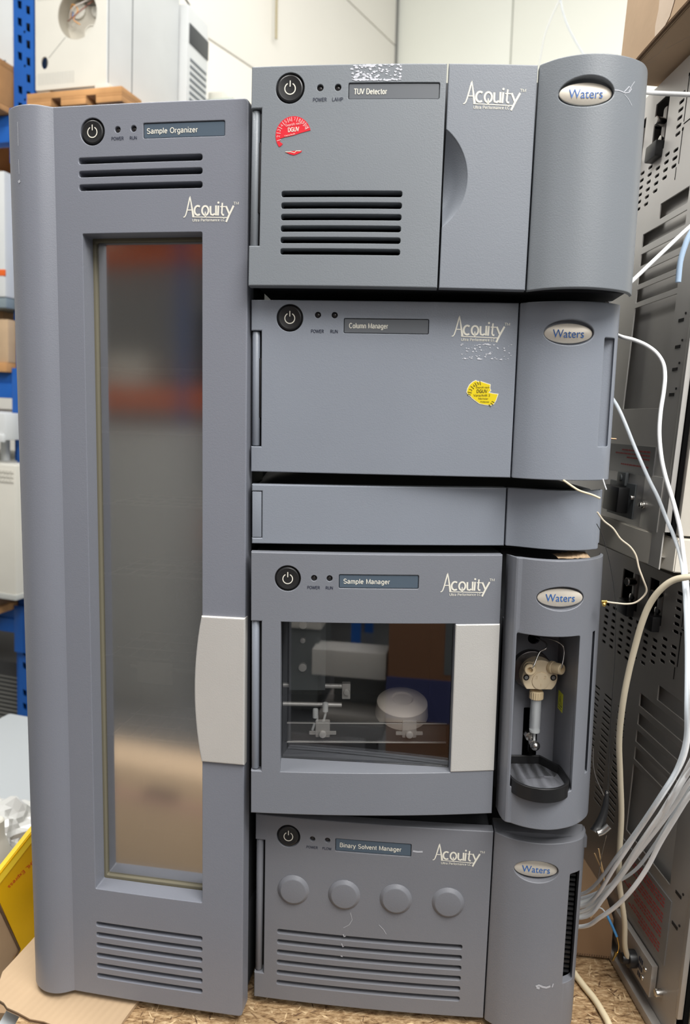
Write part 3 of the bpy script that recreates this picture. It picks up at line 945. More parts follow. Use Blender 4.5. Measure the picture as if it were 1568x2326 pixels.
# window reveal, pane set at a slant
yp_ = lambda x: 2.9 - 1.9 * (x - 3) / 16.7
bm = bmesh.new()
v = lambda x, y, z: bm.verts.new((x, y, z))
L0, R0 = yp_(2.8), yp_(19.7)
b0, b1 = 4.34, 19.56
A = [v(2.81, .7, b0), v(19.7, .7 + sf(19), b0), v(19.7, R0, b0), v(2.81, L0, b0)]
B = [v(2.81, .7, b1), v(19.7, .7 + sf(19), b1), v(19.7, R0, b1), v(2.81, L0, b1)]
A2 = [v(2.81, -.3, b0), v(19.7, -.3, b0)]
bm.faces.new((A[0], A[1], A[2], A[3]))
bm.faces.new((B[0], B[1], B[2], B[3]))
bm.faces.new((A[0], A[3], B[3], B[0]))
bm.faces.new((A[1], A[2], B[2], B[1]))
for vv in A2:
    bm.verts.remove(vv)
finish(bm, 'window_reveal', 'slate_mid', q, 20)
bm = bmesh.new()
vs = [bm.verts.new(c_) for c_ in ((2.85, yp_(2.85), b0 + .02), (19.68, yp_(19.68), b0 + .02), (19.68, yp_(19.68), b1), (2.85, yp_(2.85), b1))]
bm.faces.new(vs)
ex = bmesh.ops.extrude_face_region(bm, geom=bm.faces[:])
for e_ in ex['geom']:
    if isinstance(e_, bmesh.types.BMVert):
        e_.co.y += .3
finish(bm, 'window_pane', 'glass_sm', q, 20)
# compartment behind the pane
bm = bmesh.new()
box(bm, 2.6, 20.6, 3.35, 22, 3.9, 20.2)
for f in [f for f in bm.faces if f.calc_center_median().y < 3.4]:
    bm.faces.remove(f)
finish(bm, 'compartment', 'inner', q, 0)
mtube('rail', [(2.7, 7.0, 10.6), (9.0, 7.0, 10.5)], .26, 'silver', q)
mtube('rail', [(2.7, 7.0, 8.5), (9.0, 7.0, 8.4)], .24, 'silver', q)
bm = bmesh.new()
box(bm, 9.0, 9.9, 6.6, 7.4, 9.2, 10.9, .1)
cyl(bm, (9.5, 6.7, 10.0), (0, -1, 0), .34, .35, 20, .08)
finish(bm, 'rail_clamp', 'silver', q, 30)
for z_, r_ in ((19.0, .28), (17.55, .42), (15.9, .3), (13.0, .45)):
    bm = bmesh.new()
    cyl(bm, (4.8, 6.0, z_), (0, -1, 0), r_, .5, 20, .1)
    finish(bm, 'cover_screw', 'silver', q, 30)
mbox('cover_sheet', 3.4, 7.2, 6.0, 6.2, 10.4, 19.9, 'grey', q, .05)
# clear bar with two clips
bar = mbox('clear_bar', 3.3, 19.9, 4.2, 4.5, 5.5, 7.6, 'clear', q, .08)
for x_ in (7.0, 16.0):
    bm = bmesh.new()
    box(bm, x_ - .75, x_ + .75, 3.9, 4.15, 6.1, 8.0, .15)
    box(bm, x_ - 1.4, x_ + 1.4, 3.9, 4.15, 6.4, 6.75, .05)
    cl = finish(bm, 'clip', mat('frosted_clip', (.85, .82, .78), .3, alpha=.28), bar, 30)
    bm = bmesh.new()
    cyl(bm, (x_, 3.88, 6.5), (0, -1, 0), .38, .25, 20, .1)
    finish(bm, 'clip_screw', 'silver', bar, 30)
mbox('bar_edge', 3.3, 19.9, 4.1, 4.2, 5.45, 5.55, 'silver', bar)
mbox('bar_edge', 3.3, 19.9, 4.1, 4.2, 7.52, 7.6, 'silver', bar)
# beige sample dome
bm = bmesh.new()
n = 40
pr_ = [(0, 2.9), (1.5, 2.75), (1.65, 2.6), (1.95, 1.5), (2.0, 1.2), (1.85, 1.0), (1.85, .05)]
lathe(bm, (15.6, 8.2, 7.0), (0, -.25, 1), pr_, 40)
finish(bm, 'round_cap', mat('ivory_cap', (.85, .76, .66), .5), q, 35)
bm = bmesh.new()
tube(bm, [(6.0, 6, 6.0), (6.4, 6, 7.3), (6.2, 6, 8.2)], .13, 8)
tube(bm, [(7.0, 6.2, 6.6), (7.3, 6.2, 8.0), (7.2, 6.2, 8.8)], .13, 8)
cyl(bm, (6.2, 6, 7.4), (0, 0, 1), .3, 1.0, 16, .15)
cyl(bm, (7.25, 6.2, 8.0), (0, 0, 1), .3, 1.0, 16, .15)
finish(bm, 'white_plug', 'white', q, 40)
mbox('lower_block', 3.0, 20.2, 4.6, 9, 4.0, 5.3, 'black', q, .1)
# satin handle plate
plate('handle', rrect(19.64, 24.02, 4.52, 19.45, .06, 2), [], -.10, 1.2, .12, 'silver', q, sf, frange(20, 24, .6), back=True)
# syringe bay cover
pr = [(24.62, .9), (24.68, -.4), (24.78, -1.1), (25.4, -1.75), (26.5, -2.5), (27.7, -2.95), (28.9, -3.05), (30.2, -2.8), (31.7, -2.1), (32.9, -1.05), (33.6, -.1), (34.0, .9), (34.15, 1.6)]
nx0, nx1, nz0, nz1 = 25.25, 31.0, 3.7, 19.05
f0 = curvef(pr)
g = lambda x: f0(x)
slot = rrect(32.62, 32.98, 4.9, 19.1, .05)
cuts = [24.7, 24.8, 24.95] + frange(25.1, 32.4, .35) + frange(32.4, 34.1, .12)
plate('bay_cover', rrect(24.64, 34.1, 0, 26.25, .15, 2), [rrect(nx0, nx1, nz0, nz1, .15, 2), ell(28.92, 22.68, 2.22, 1.12, 48), slot], 0, .7, .10, 'slate_mid', q, g, cuts, hbev=.08)
mbox('badge_pocket', 26.4, 31.4, g(28.9) + .8, g(28.9) + 1.1, 21, 24.2, 'slate_mid', q)
badge(28.92, 22.68, g, q)
NB = 3.6
bm = bmesh.new()
for (xa, za, xb, zb) in ((nx0, nz0, nx1, nz0), (nx0, nz1, nx1, nz1), (nx0, nz0, nx0, nz1), (nx1, nz0, nx1, nz1)):
    if za == zb:
        xs = [xa + (xb - xa) * k / 12 for k in range(13)]
        for k in range(12):
            bm.faces.new([bm.verts.new(cc) for cc in ((xs[k], g(xs[k]) + .5, za), (xs[k + 1], g(xs[k + 1]) + .5, za), (xs[k + 1], NB, za), (xs[k], NB, za))])
    else:
        bm.faces.new([bm.verts.new(cc) for cc in ((xa, g(xa) + .5, za), (xa, g(xa) + .5, zb), (xa, NB, zb), (xa, NB, za))])
bmesh.ops.remove_doubles(bm, verts=bm.verts, dist=.001)
finish(bm, 'bay_wall', 'slate_dark', q, 0)
slotb = rrect(27.75, 29.25, 3.75, 9.6, .1, 2)
plate('bay_back', rrect(nx0 - .05, nx1 + .05, nz0 - .05, nz1 + .05), [ell(28.45, 16.95, .62, .6, 32), slotb], NB, .3, .03, 'slate_dark', q)
mbox('bay_void', 27, 30.2, NB + .9, NB + 1.0, 3.5, 18, 'void', q)
# dark metal disc, valve body, fittings
bm = bmesh.new()
cyl(bm, (28.2, NB, 13.85), (0, -1, 0), 2.0, .75, 48, .12)
finish(bm, 'valve_flange', mat('dark_anodised', (.10, .09, .09), .25, .8), q, 30)
vy = NB - .75
vp = [(28.65 + 1.78 * math.cos(R(k)), 13.55 + 1.78 * math.sin(R(k))) for k in range(-46, 227, 6)]
valve = plate('valve_body', vp, [], vy - 1.3, 1.3, .1, 'cream', q, back=True)
bm = bmesh.new()
cyl(bm, (28.72, vy - 1.3, 13.2), (0, -1, 0), .88, .1, 40, .04)
finish(bm, 'valve_face', 'cream', valve, 30)
sans('3', 28.15, 13.45, .22, .3, 'cream_d', valve, vy - 1.4)
sans('2', 29.0, 13.45, .22, .3, 'cream_d', valve, vy - 1.4)
sans('1', 28.68, 12.65, .08, .3, 'cream_d', valve, vy - 1.4)
for x_ in (27.25, 29.98):
    bm = bmesh.new()
    cyl(bm, (x_, vy - 1.29, 13.55), (0, -1, 0), .30, .05, 24)
    sc_ = finish(bm, 'valve_screw', 'black', valve, 30)
    bm = bmesh.new()
    cyl(bm, (x_, vy - 1.3, 13.55), (0, -1, 0), .20, .08, 6)
    finish(bm, 'screw_head', 'steel', q, 0).parent = valve
    sc_.name = 'valve_screw'
for x_, z_, ax in ((27.6, 14.55, (-.25, -1, .12)), (29.75, 14.6, (.55, -.8, .08))):
    bm = bmesh.new()
    axv = Vector(ax).normalized()
    lathe(bm, (x_, vy - 1.15, z_), axv, [(0, .62), (.3, .62), (.35, .55), (1.25, .55), (1.35, .48), (1.35, .27), (1.0, .25), (1.0, .01)], 28)
    ft = finish(bm, 'tube_fitting', 'cream_d', q, 30)
    ft.parent = valve
P0 = Vector((27.6, vy - 1.15, 14.55)) + Vector((-.25, -1, .12)).normalized() * 1.05
P1 = Vector((29.75, vy - 1.15, 14.6)) + Vector((.55, -.8, .08)).normalized() * 1.05
mtube('capillary', [P0, P0 + Vector((.25, -.25, .4)), (28.3, 1.0, 16.3), (28.95, 1.0, 16.75), (29.05, 1.6, 17.1), (28.6, 3.2, 17.1), (28.5, 4.2, 17.0)], .085, 'steel', q, 8)
mtube('capillary', [P1, P1 + Vector((.1, -.3, .4)), (30.75, 1.0, 16.3), (30.6, 1.2, 17.0), (29.9, 1.8, 17.35), (29.0, 2.8, 17.35), (28.3, 4.2, 17.2)], .085, 'steel', q, 8)
sx0 = 28.55
sy0 = vy - .65
bm = bmesh.new()
n = 40
lathe(bm, (sx0, sy0, 11.95), (0, 0, -1), [(0, .62), (.15, .66), (.78, .66), (.85, .6), (.86, .1)], 32)
for k in range(20):
    an = 2 * math.pi * k / 20
    cyl(bm, (sx0 + .66 * math.cos(an), sy0 + .66 * math.sin(an), 11.85), (0, 0, -1), .045, .7, 6)
finish(bm, 'syringe_collar', 'cream_d', q, 30)
bm = bmesh.new()
lathe(bm, (sx0, sy0, 11.1), (0, 0, -1), [(0, .54), (3.45, .54), (3.5, .50), (3.5, .40), (.0, .36)], 32, cap=False)
sy = finish(bm, 'syringe_barrel', mat('syringe_glass', (.85, .88, .9), .08, alpha=.38, spec=.9), q, 40)
mtube('plunger', [(sx0, sy0, 11.0), (sx0, sy0, 6.7)], .13, 'white', sy, 8)
bm = bmesh.new()
lathe(bm, (sx0, sy0, 7.85), (0, 0, -1), [(0, .53), (.22, .53), (.25, .45)], 28)
finish(bm, 'syringe_ring', 'white', sy, 40)
bm = bmesh.new()
cyl(bm, (sx0 - .2, sy0 + 1.6, 6.75), (0, -1, 0), .52, .9, 8, .08)
cyl(bm, (sx0, sy0 + .8, 6.3), (0, -1, -.05), .40, .7, 20, .1)
bmesh.ops.create_uvsphere(bm, u_segments=20, v_segments=12, radius=.5, matrix=Matrix.Translation((sx0 + .1, sy0 - .1, 6.15)))
finish(bm, 'syringe_knob', 'steel', q, 40)
mtube('lead_screw', [(28.5, NB + .4, 3.9), (28.5, NB + .4, 9.5)], .14, mat('dark_screw', (.05, .05, .05), .3, 1), q, 8)
# yellow warning label on the bay's right wall
def rwall(u, v_, d):
    return (nx1 - .02 + d * -1 + 0, NB - u, v_)
lb = mbox('warning_label', nx1 - .03, nx1 - .005, 1.35, 2.75, 9.95, 11.85, 'warn', q)
bm = bmesh.new()
tri = [(1.5, 10.45), (2.6, 10.45), (2.05, 11.45)]
strokes(bm, [([tri[0], tri[1], tri[2], tri[0]], .09), ([(2.05, 10.8), (2.05, 11.15)], .1), ([(2.05, 10.6), (2.05, 10.68)], .1), ([(1.5, 10.2), (2.6, 10.2)], .06)], lambda u, v_: Vector((nx1 - .04, u, v_)))
finish(bm, 'warning_symbol', 'ink_dark', lb, -1)
# drip tray
def traypoly(k=0.0):
    P = [(25.28, NB - .1), (29.6, NB - .1), (31.0, 1.1)]
    F = [(31.1, -1.0), (30.95, -2.0), (30.4, -2.9), (29.4, -3.6), (28.2, -3.85), (27.0, -3.6), (26.0, -2.9), (25.4, -1.8), (25.15, -.4)]
    Fs = smooth_path([(a_, b_, 0) for a_, b_ in F], 4)
    return P + [(v_.x, v_.y) for v_ in Fs]
op = traypoly(0)
ip = inset(op if area2(op) > 0 else op[::-1], .28)
trz = 4.55
tr = plate('drip_tray', op, [ip], -trz, 1.35, .06, 'black', q, fmap=topface)
tr.location.z = 0
fl_ = plate('tray_floor', inset(op if area2(op) > 0 else op[::-1], .2), [rrect(29.2, 30.1, .2, .5, .1)], -trz + .85, .3, .02, mat('rough_black', (.045, .045, .045), .6, 0, .8, 300), tr, fmap=topface)
plate('tray_underside', inset(op if area2(op) > 0 else op[::-1], .02), [], -trz + 1.32, .05, 0, 'black', tr, fmap=topface)
mbox('slot_backing', 32.4, 33.2, 1.2, 1.4, 4.6, 19.4, 'void', q)
body_box(.3, 24.2, .2, 3.8, 2.1, q)
mbox('case', .3, 24.4, 2.1, 42, 20.4, 26.0, 'body', q, .2)
mbox('case', 20.8, 24.6, 1.6, 42, 3.8, 20.4, 'body', q, .1)
mbox('case', .3, 2.5, 1.6, 42, 3.8, 20.4, 'body', q, .1)
mbox('case', 24.9, 33.7, NB + 1.1, 42, .3, 26.0, 'body', q, .2)

# ---------------------------------------------------------------- pump
u_ = unit('pump_unit', 'bottom grey unit of the stack, with four raised round knobs above six slots', (-8.65, 72.56, -62.03), -5.05, .47, .21)
H = 21.0
sf = bowf(24.5, .3)
vz = [8.0 - 1.19 * k for k in range(6)]
hl = vents(2.46, 21.9, vz, .52) + [ell(3.5, 18.9, 1.24, 1.24), ell(6.03, 18.83, .28, .28, 20), ell(7.6, 18.83, .28, .28, 20), rrect(8.42, 16.24, 17.72, 19.13, .12)]
plate('door', door_outline(24.44, H, 2.9, 18.2, 1.02), hl, 0, 1.2, .10, 'slate_dark', u_, sf, frange(1, 24.4, 1.0), hbev=.05)
vent_back(2.46, 21.9, vz[-1], vz[0], 1.75, u_)
hinge(u_, .02, .78, 2.98, 18.15, slot=False, ma='slate_dark')
power_button(3.5, 18.9, sf, u_, 1.12)
led(6.03, 18.83, sf, u_)
led(7.6, 18.83, sf, u_)
sans('POWER', 6.02, 17.8, 1.2, .27, LABEL, u_, sf, 'caption', align='C')
sans('FLOW', 7.57, 17.8, .95, .27, LABEL, u_, sf, 'caption', align='C')
name_plate(8.42, 16.24, 17.72, 19.13, 'Binary Solvent Manager', 8.88, 6.35, 18.18, .48, sf, u_)
logo(18.44, 17.62, sf, u_)
for x_ in (4.15, 9.5, 14.85, 20.2):
    bm = bmesh.new()
    lathe(bm, (x_, sf(x_) + .1, 12.95), (0, -1, 0), [(0, 1.68), (.14, 1.66), (.38, 1.38), (.42, 1.32), (.43, 1.26), (.43, .02)], 48)
    finish(bm, 'round_boss', 'slate_dark', u_, 30)
pr_ = PROF(.86)
gr = rrect(32.1, 33.2, 5.45, 17.5, .1, 2)
g = column(u_, -.1, H, pr_, [ell(28.68, 17.95, 2.16, 1.14, 48), gr], 'slate_dark', T=.9)
mbox('badge_pocket', 26, 31, g(28.6) + 1.0, g(28.6) + 1.3, 16.2, 19.6, 'slate_dark', u_)
badge(28.68, 17.93, g, u_)
gb = mbox('side_grille', 31.9, 33.4, 1.35, 1.6, 5.2, 17.8, 'void', u_)
for k in range(22):
    mbox('grille_rib', 32.1, 33.0, .62, 1.3, 5.65 + k * .54, 5.65 + k * .54 + .24, 'black', gb)
bm = bmesh.new()
rn = random.Random(2)
strokes(bm, [([(29.3, 5.5), (29.6, 5.65), (30.0, 5.45), (30.4, 5.35), (30.8, 5.45)], .22), ([(31.0, 5.3), (31.1, 5.7)], .12), ([(29.4, 5.4), (29.7, 5.3)], .25)], lambda u, v: Vector((u, g(u) - .03, v)))
strokes(bm, [([(10.2, 11.0), (10.4, 10.2), (10.1, 9.6), (9.5, 9.2)], .05), ([(13.2, 9.9), (13.7, 9.4), (14.0, 8.9)], .06), ([(16.4, 18.4), (16.9, 18.35), (17.4, 18.4)], .2), ([(9.5, 8.45), (9.6, 8.2), (9.75, 8.3)], .12), ([(9.35, 7.4), (9.5, 7.0), (9.6, 7.1)], .09), ([(9.3, 5.95), (9.5, 5.9)], .12)], lambda u, v: Vector((u, sf(u) - .03, v)))
finish(bm, 'scuff_mark', 'scuff', u_, -1)
body_box(.3, 24.3, .35, 20.4, 2.1, u_)
mbox('case', 24.3, 33.6, 2.1, 42, .35, 18.9, 'body', u_, .2)
mbox('top_deck', 24.6, 33.9, .6, 3.0, 19.6, 20.85, 'slate_dark', u_, .15)
mbox('inner_bracket', 31.2, 33.0, 4.0, 4.4, 18.9, 21.4, 'grey', u_, .05)
mtube('inner_tube', [(27.5, 5, 18.9), (28.5, 4, 20.3), (30.0, 5, 20.8), (31, 8, 19.5)], .16, 'cable', u_)
for x_, y_ in ((3, 4), (31, 4), (3, 38), (31, 38)):
    mbox('foot', x_ - 1, x_ + 1, y_ - 1, y_ + 1, -1.0, .5, 'black', u_, .2)

# ---------------------------------------------------------------- tall cabinet on the left
o_ = unit('sample_organizer', 'tall narrow grey cabinet on the left with a long window and silver handle', (-28.03, 72.68, -61.95), -9.10, .06, .12, 'cabinet')
H = 89.98
WD = 18.75
sf = bowf(WD, .12)
vz = [85.1, 83.93, 82.73]
vb = [8.27 - 1.19 * k for k in range(6)]
hl = vents(2.43, 14.46, vz, .55) + vents(2.67, 14.43, vb, .5)
hl += [ell(3.87, 87.63, 1.2, 1.2), ell(6.36, 87.72, .27, .27, 20), ell(7.92, 87.75, .27, .27, 20), rrect(8.85, 16.56, 86.86, 88.18, .12)]
hl += [rrect(2.68, 14.44, 12.3, 78.6, .12, 2)]
pr = [(-5.25, 2.4), (-5.15, 1.2), (-4.95, .65), (-4.6, .2), (-3.9, -.35), (-3.0, -.74), (-2.1, -.84), (-1.3, -.70), (-.7, -.42), (-.15, -.07), (0, 0)]
fo = curvef(pr)
fall = lambda x: fo(x) if x < 0 else sf(x)
plate('door', rrect(-5.22, WD, 0, H, .4, 3), hl, 0, 1.95, .12, 'slate_org', o_, fall, [-5.2, -5.1, -5.0] + frange(-4.9, -4.2, .12) + frange(-4.2, 0, .25) + [0] + frange(1, WD, 1.3), hbev=.07)
vent_back(2.43, 14.46, vz[-1], vz[0], 2.3, o_)
vent_back(2.67, 14.43, vb[-1], vb[0], 2.3, o_)
power_button(3.87, 87.63, sf, o_, 1.1)
led(6.36, 87.72, sf, o_)
led(7.92, 87.75, sf, o_)
sans('POWER', 6.36, 86.8, 1.2, .28, LABEL, o_, sf, 'caption', align='C')
sans('RUN', 7.9, 86.8, .7, .28, LABEL, o_, sf, 'caption', align='C')
name_plate(8.85, 16.56, 86.86, 88.18, 'Sample Organizer', 9.16, 4.85, 87.27, .47, sf, o_)
logo(12.66, 79.95, sf, o_)
# gasket and pane
plate('window_gasket', rrect(2.1, 15.2, 11.6, 79.3), [rrect(2.95, 14.6, 12.6, 78.3, .15)], 1.97, .35, .1, 'gasket', o_)
mbox('window_pane', 2.7, 14.9, 2.3, 2.6, 12.2, 78.8, 'glass_org', o_)
# inside
bm = bmesh.new()
box(bm, 1.4, 15.4, 3.2, 14.5, 10.5, 80)
for f in [f for f in bm.faces if f.calc_center_median().y < 3.3]:
    bm.faces.remove(f)
finish(bm, 'compartment', 'inner_w', o_, 0)
for z_ in (27, 36, 45, 52.5, 60, 66.5):
    bm = bmesh.new()
    tube(bm, [(1.5, 5, z_), (15.3, 5, z_)], .13, 6, 1)
    for y_ in (8, 11, 14):
        tube(bm, [(1.6, y_, z_), (15.3, y_, z_)], .1, 6, 1)
    for k in range(7):
        tube(bm, [(2.2 + k * 2.1, 5, z_), (2.2 + k * 2.1, 14, z_)], .07, 6, 1)
    finish(bm, 'wire_shelf', 'white_w', o_, 0)
mbox('shelf_card', 6.0, 9.9, 3.4, 3.5, 33.9, 36.2, 'ink_light', o_)
mtube('guide_rod', [(5.0, 4, 35.4), (15.3, 4, 35.3)], .2, 'ink_light', o_)
# silver handle
hp = [(18.84, 27.72), (18.84, 42.68), (14.44, 42.64)]
hp += [(14.46 - .74 * math.sin(math.pi * k / 14) ** .8, 42.6 - 14.9 * k / 14) for k in range(1, 14)]
hp += [(14.44, 27.70)]
plate('handle', hp, [], -.28, .9, .16, 'silver', o_, sf, frange(14.4, 18.8, .6), back=True)
mbox('case', -4.7, 18.3, 3.0, 7.5, .4, 10.4, 'body', o_, .3)
mbox('case', -4.7, 18.3, 3.0, 7.5, 80.1, 89.6, 'body', o_, .3)
mbox('case', -4.7, 1.3, 3.0, 15, 10.4, 80.1, 'body', o_, .1)
mbox('case', 15.5, 18.3, 3.0, 7.5, 10.4, 80.1, 'body', o_, .1)
mbox('case', -4.7, 11.3, 15.0, 42, .4, 89.6, 'body', o_, .3)
mbox('case', -4.7, 15.8, 7.4, 15.2, 80.1, 89.6, 'body', o_, .3)
mbox('case', -4.7, 15.8, 7.4, 15.2, .4, 10.4, 'body', o_, .3)
bm = bmesh.new()
strokes(bm, [([(-3.2, 88.5), (-3.2, 86.4)], .06), ([(-3.2, 85.2), (-3.2, 83.9)], .05), ([(-3.35, 83.2), (-3.1, 83.3)], .25)], lambda u, v: Vector((u, fo(u) - .03, v)))
finish(bm, 'scuff_mark', 'scuff', o_, -1)
for x_, y_ in ((-3, 5), (15, 5), (-3, 40), (9, 40)):
    mbox('foot', x_ - 1, x_ + 1, y_ - 1, y_ + 1, -.75, .6, 'black', o_, .2)

# ================================================================== TABLE, BOARD, CARDBOARD
bmx = bmesh.new()
box(bmx, -33, 62, 60, 135, -65.2, -63.05)
bd = finish(bmx, 'chip_board', 'chip', None, 0)
bd.location.z = CAMZ
tag(bd, 'rough brown chip board sheet under the whole stack', 'board')
# loose flakes on the board
rn = random.Random(11)
bm = bmesh.new()
for k in range(5200):
    x = rn.uniform(-32, 60)
    y = rn.uniform(60.5, 112) if rn.random() < .75 else rn.uniform(60.5, 80)
    an = rn.uniform(0, 6.28)
    l, w_ = rn.uniform(.15, .75), rn.uniform(.03, .13)
    tz = rn.uniform(0, .09)
    dx, dy = math.cos(an), math.sin(an)
    P = [(x - dx * l, y - dy * l, -63.04 + rn.uniform(0, .05)), (x + dy * w_, y - dx * w_, -63.03 + tz), (x + dx * l, y + dy * l, -63.04 + rn.uniform(0, .12)), (x - dy * w_, y + dx * w_, -63.03)]
    f = bm.faces.new([bm.verts.new(c_) for c_ in P])
    f.material_index = rn.choice((0, 0, 1, 1, 2))
fk = finish(bm, 'wood_flakes', [mat('flake_light', (.66, .48, .28), .8), mat('flake_mid', (.40, .25, .13), .85), mat('flake_dark', (.13, .07, .035), .9)], bd, -1, 'stuff')
tb = mbox('bench', -36, 64, 62, 138, -69, -65.25, 'table', None, .2)
tb.location.z = CAMZ
tag(tb, 'pale grey bench top below the chip board', 'bench')
for x_, y_ in ((-33, 66), (61, 66), (-33, 134), (61, 134)):
    mbox('leg', x_ - 2, x_ + 2, y_ - 2, y_ + 2, FLOOR, -69, 'table', tb)
def fluted():
    m = mat('fluted_cardboard', (.50, .36, .23), .85, 0, 0, 1, .06, 10, .2)
    nt = m.node_tree
    b = nt.nodes['Principled BSDF']
    tc = nt.nodes.new('ShaderNodeTexCoord')
    mp = nt.nodes.new('ShaderNodeMapping')
    mp.inputs['Rotation'].default_value = (0, 0, .35)
    wv = nt.nodes.new('ShaderNodeTexWave')
    wv.inputs['Scale'].default_value = 38
    wv.inputs['Distortion'].default_value = .8
    wv.inputs['Detail'].default_value = 2
    nt.links.new(tc.outputs['Object'], mp.inputs[0])
    nt.links.new(mp.outputs[0], wv.inputs['Vector'])
    bp = nt.nodes.new('ShaderNodeBump')
    bp.inputs['Strength'].default_value = .35
    bp.inputs['Distance'].default_value = .0008
    nt.links.new(wv.outputs[1], bp.inputs['Height'])
    nt.links.new(bp.outputs[0], b.inputs['Normal'])
    return m
M['card_sheet'] = fluted()
# cardboard sheet under the tall cabinet, torn front edge
pc = [(-37.4, 76.0), (-36.6, 72.4), (-35.2, 71.6), (-34.6, 71.0), (-33.2, 70.4), (-31.6, 69.6), (-30.0, 69.3), (-28.2, 68.6), (-26.4, 68.5), (-24.0, 68.0), (-22.2, 67.6), (-21.9, 69.5), (-20.9, 73.0), (-18.0, 86.0), (-16.0, 118.0), (-36, 118), (-36.2, 92), (-36.1, 82)]
cs = plate('cardboard_sheet', pc[::-1] if area2(pc) < 0 else pc, [], 62.62, .4, .02, 'card_sheet', None, fmap=topface, back=True)
cs.location.z = CAMZ
tag(cs, 'flat cardboard sheet with a torn front edge under the tall cabinet', 'cardboard')
bm = bmesh.new()
pts = [(q_[0], q_[1] - .03) for q_ in pc[1:11]]
for a_, b_ in zip(pts[:-1], pts[1:]):
    for zz in (-62.98, -62.66):
        v4 = [bm.verts.new((a_[0], a_[1] - .05, zz)), bm.verts.new((b_[0], b_[1] - .05, zz)), bm.verts.new((b_[0], b_[1] - .05, zz + .08)), bm.verts.new((a_[0], a_[1] - .05, zz + .08))]
        bm.faces.new(v4)
    v4 = [bm.verts.new((a_[0], a_[1] - .02, -63.0)), bm.verts.new((b_[0], b_[1] - .02, -63.0)), bm.verts.new((b_[0], b_[1] - .02, -62.6)), bm.verts.new((a_[0], a_[1] - .02, -62.6))]
    f = bm.faces.new(v4)
    f.material_index = 1
finish(bm, 'torn_edge', ['card_lt', 'card_dk'], cs, -1)

# opened yellow carton leaning at the left edge
def Wc(*a):
    return Vector(a)
ct = thing('shipping_carton', 'open yellow and brown shipping carton at the bottom left edge', 'box', W(-55, 95, FLOOR))
def rel(P):
    return [Vector(q_) - Vector((-55, 95, FLOOR)) for q_ in P]
def slab(name, P, off, ma, parent, base=(-55, 95, FLOOR)):
    bm = bmesh.new()
    a_ = [bm.verts.new(Vector(q_) - Vector(base)) for q_ in P]
    b_ = [bm.verts.new(Vector(q_) - Vector(base) + Vector(off)) for q_ in P]
    bm.faces.new(a_)
    bm.faces.new(b_[::-1])
    n = len(P)
    for k in range(n):
        bm.faces.new((a_[k], b_[k], b_[(k + 1) % n], a_[(k + 1) % n]))
    return finish(bm, name, ma, parent, 0)
YEL = [(-42.77, 85.05, -58.2), (-40.98, 88.35, -69.46), (-41.5, 87.65, -70.35), (-41.47, 87.75, -71.62), (-39.79, 90.0, -69.75), (-38.4, 91.75, -68.15), (-37.95, 91.75, -51.96)]
TAN = [(-43.81, 83.0, -54.11), (-42.77, 85.05, -58.2), (-40.98, 88.35, -69.58), (-41.52, 87.65, -70.79), (-43.37, 85.0, -73.29), (-44.65, 83.0, -74.62)]
slab('yellow_flap', YEL, (-.4, .3, 0), 'dhl', ct)
slab('brown_flap', [(a_ - .15, b_ + .1, c_) for a_, b_, c_ in TAN], (-.4, .3, 0), 'card', ct)
fd = slab('folded_edge', [(-43.0, 84.9, -58.2), (-38.15, 91.65, -51.9), (-37.9, 91.6, -53.1), (-42.6, 85.0, -59.3)], (-.4, .3, .25), 'dhl_edge', ct)
# dark corrugated edge between the two flaps
bm = bmesh.new()
tube(bm, [Vector(q_) - Vector((-55, 95, FLOOR)) for q_ in ((-42.9, 84.9, -58.6), (-41.05, 88.2, -69.5), (-41.55, 87.55, -70.5))], .14, 6, 1)
finish(bm, 'corrugated_edge', 'card_dk', ct, 0)
bm = bmesh.new()
box(bm, -80 + 55, -42.6 + 55, 92 - 95, 134 - 95, 0, 63)
box(bm, -78 + 55, -45 + 55, 94 - 95, 132 - 95, 62.9, 63.05)
finish(bm, 'carton_body', 'card', ct, 0)
# print on the yellow flap: runs downwards to the left, upside down
A_ = Vector((-39.12, 90.4, -57.36))
B_ = Vector((-41.74, 86.75, -59.74))
e1 = (B_ - A_).normalized()
nrm = Vector((8.75, -6.7, 0)).normalized()
e2 = nrm.cross(e1)
base = Vector((-55, 95, FLOOR))
def tmap(u, v, d):
    return tuple(A_ - base + e1 * u + e2 * v + nrm * (-d))
sans('DHL Express', .85, 0, 4.15, .54, mat('red_print_bright', (.75, .08, .02), .5), ct, 0, 'lettering', fmap=tmap, off=.08)

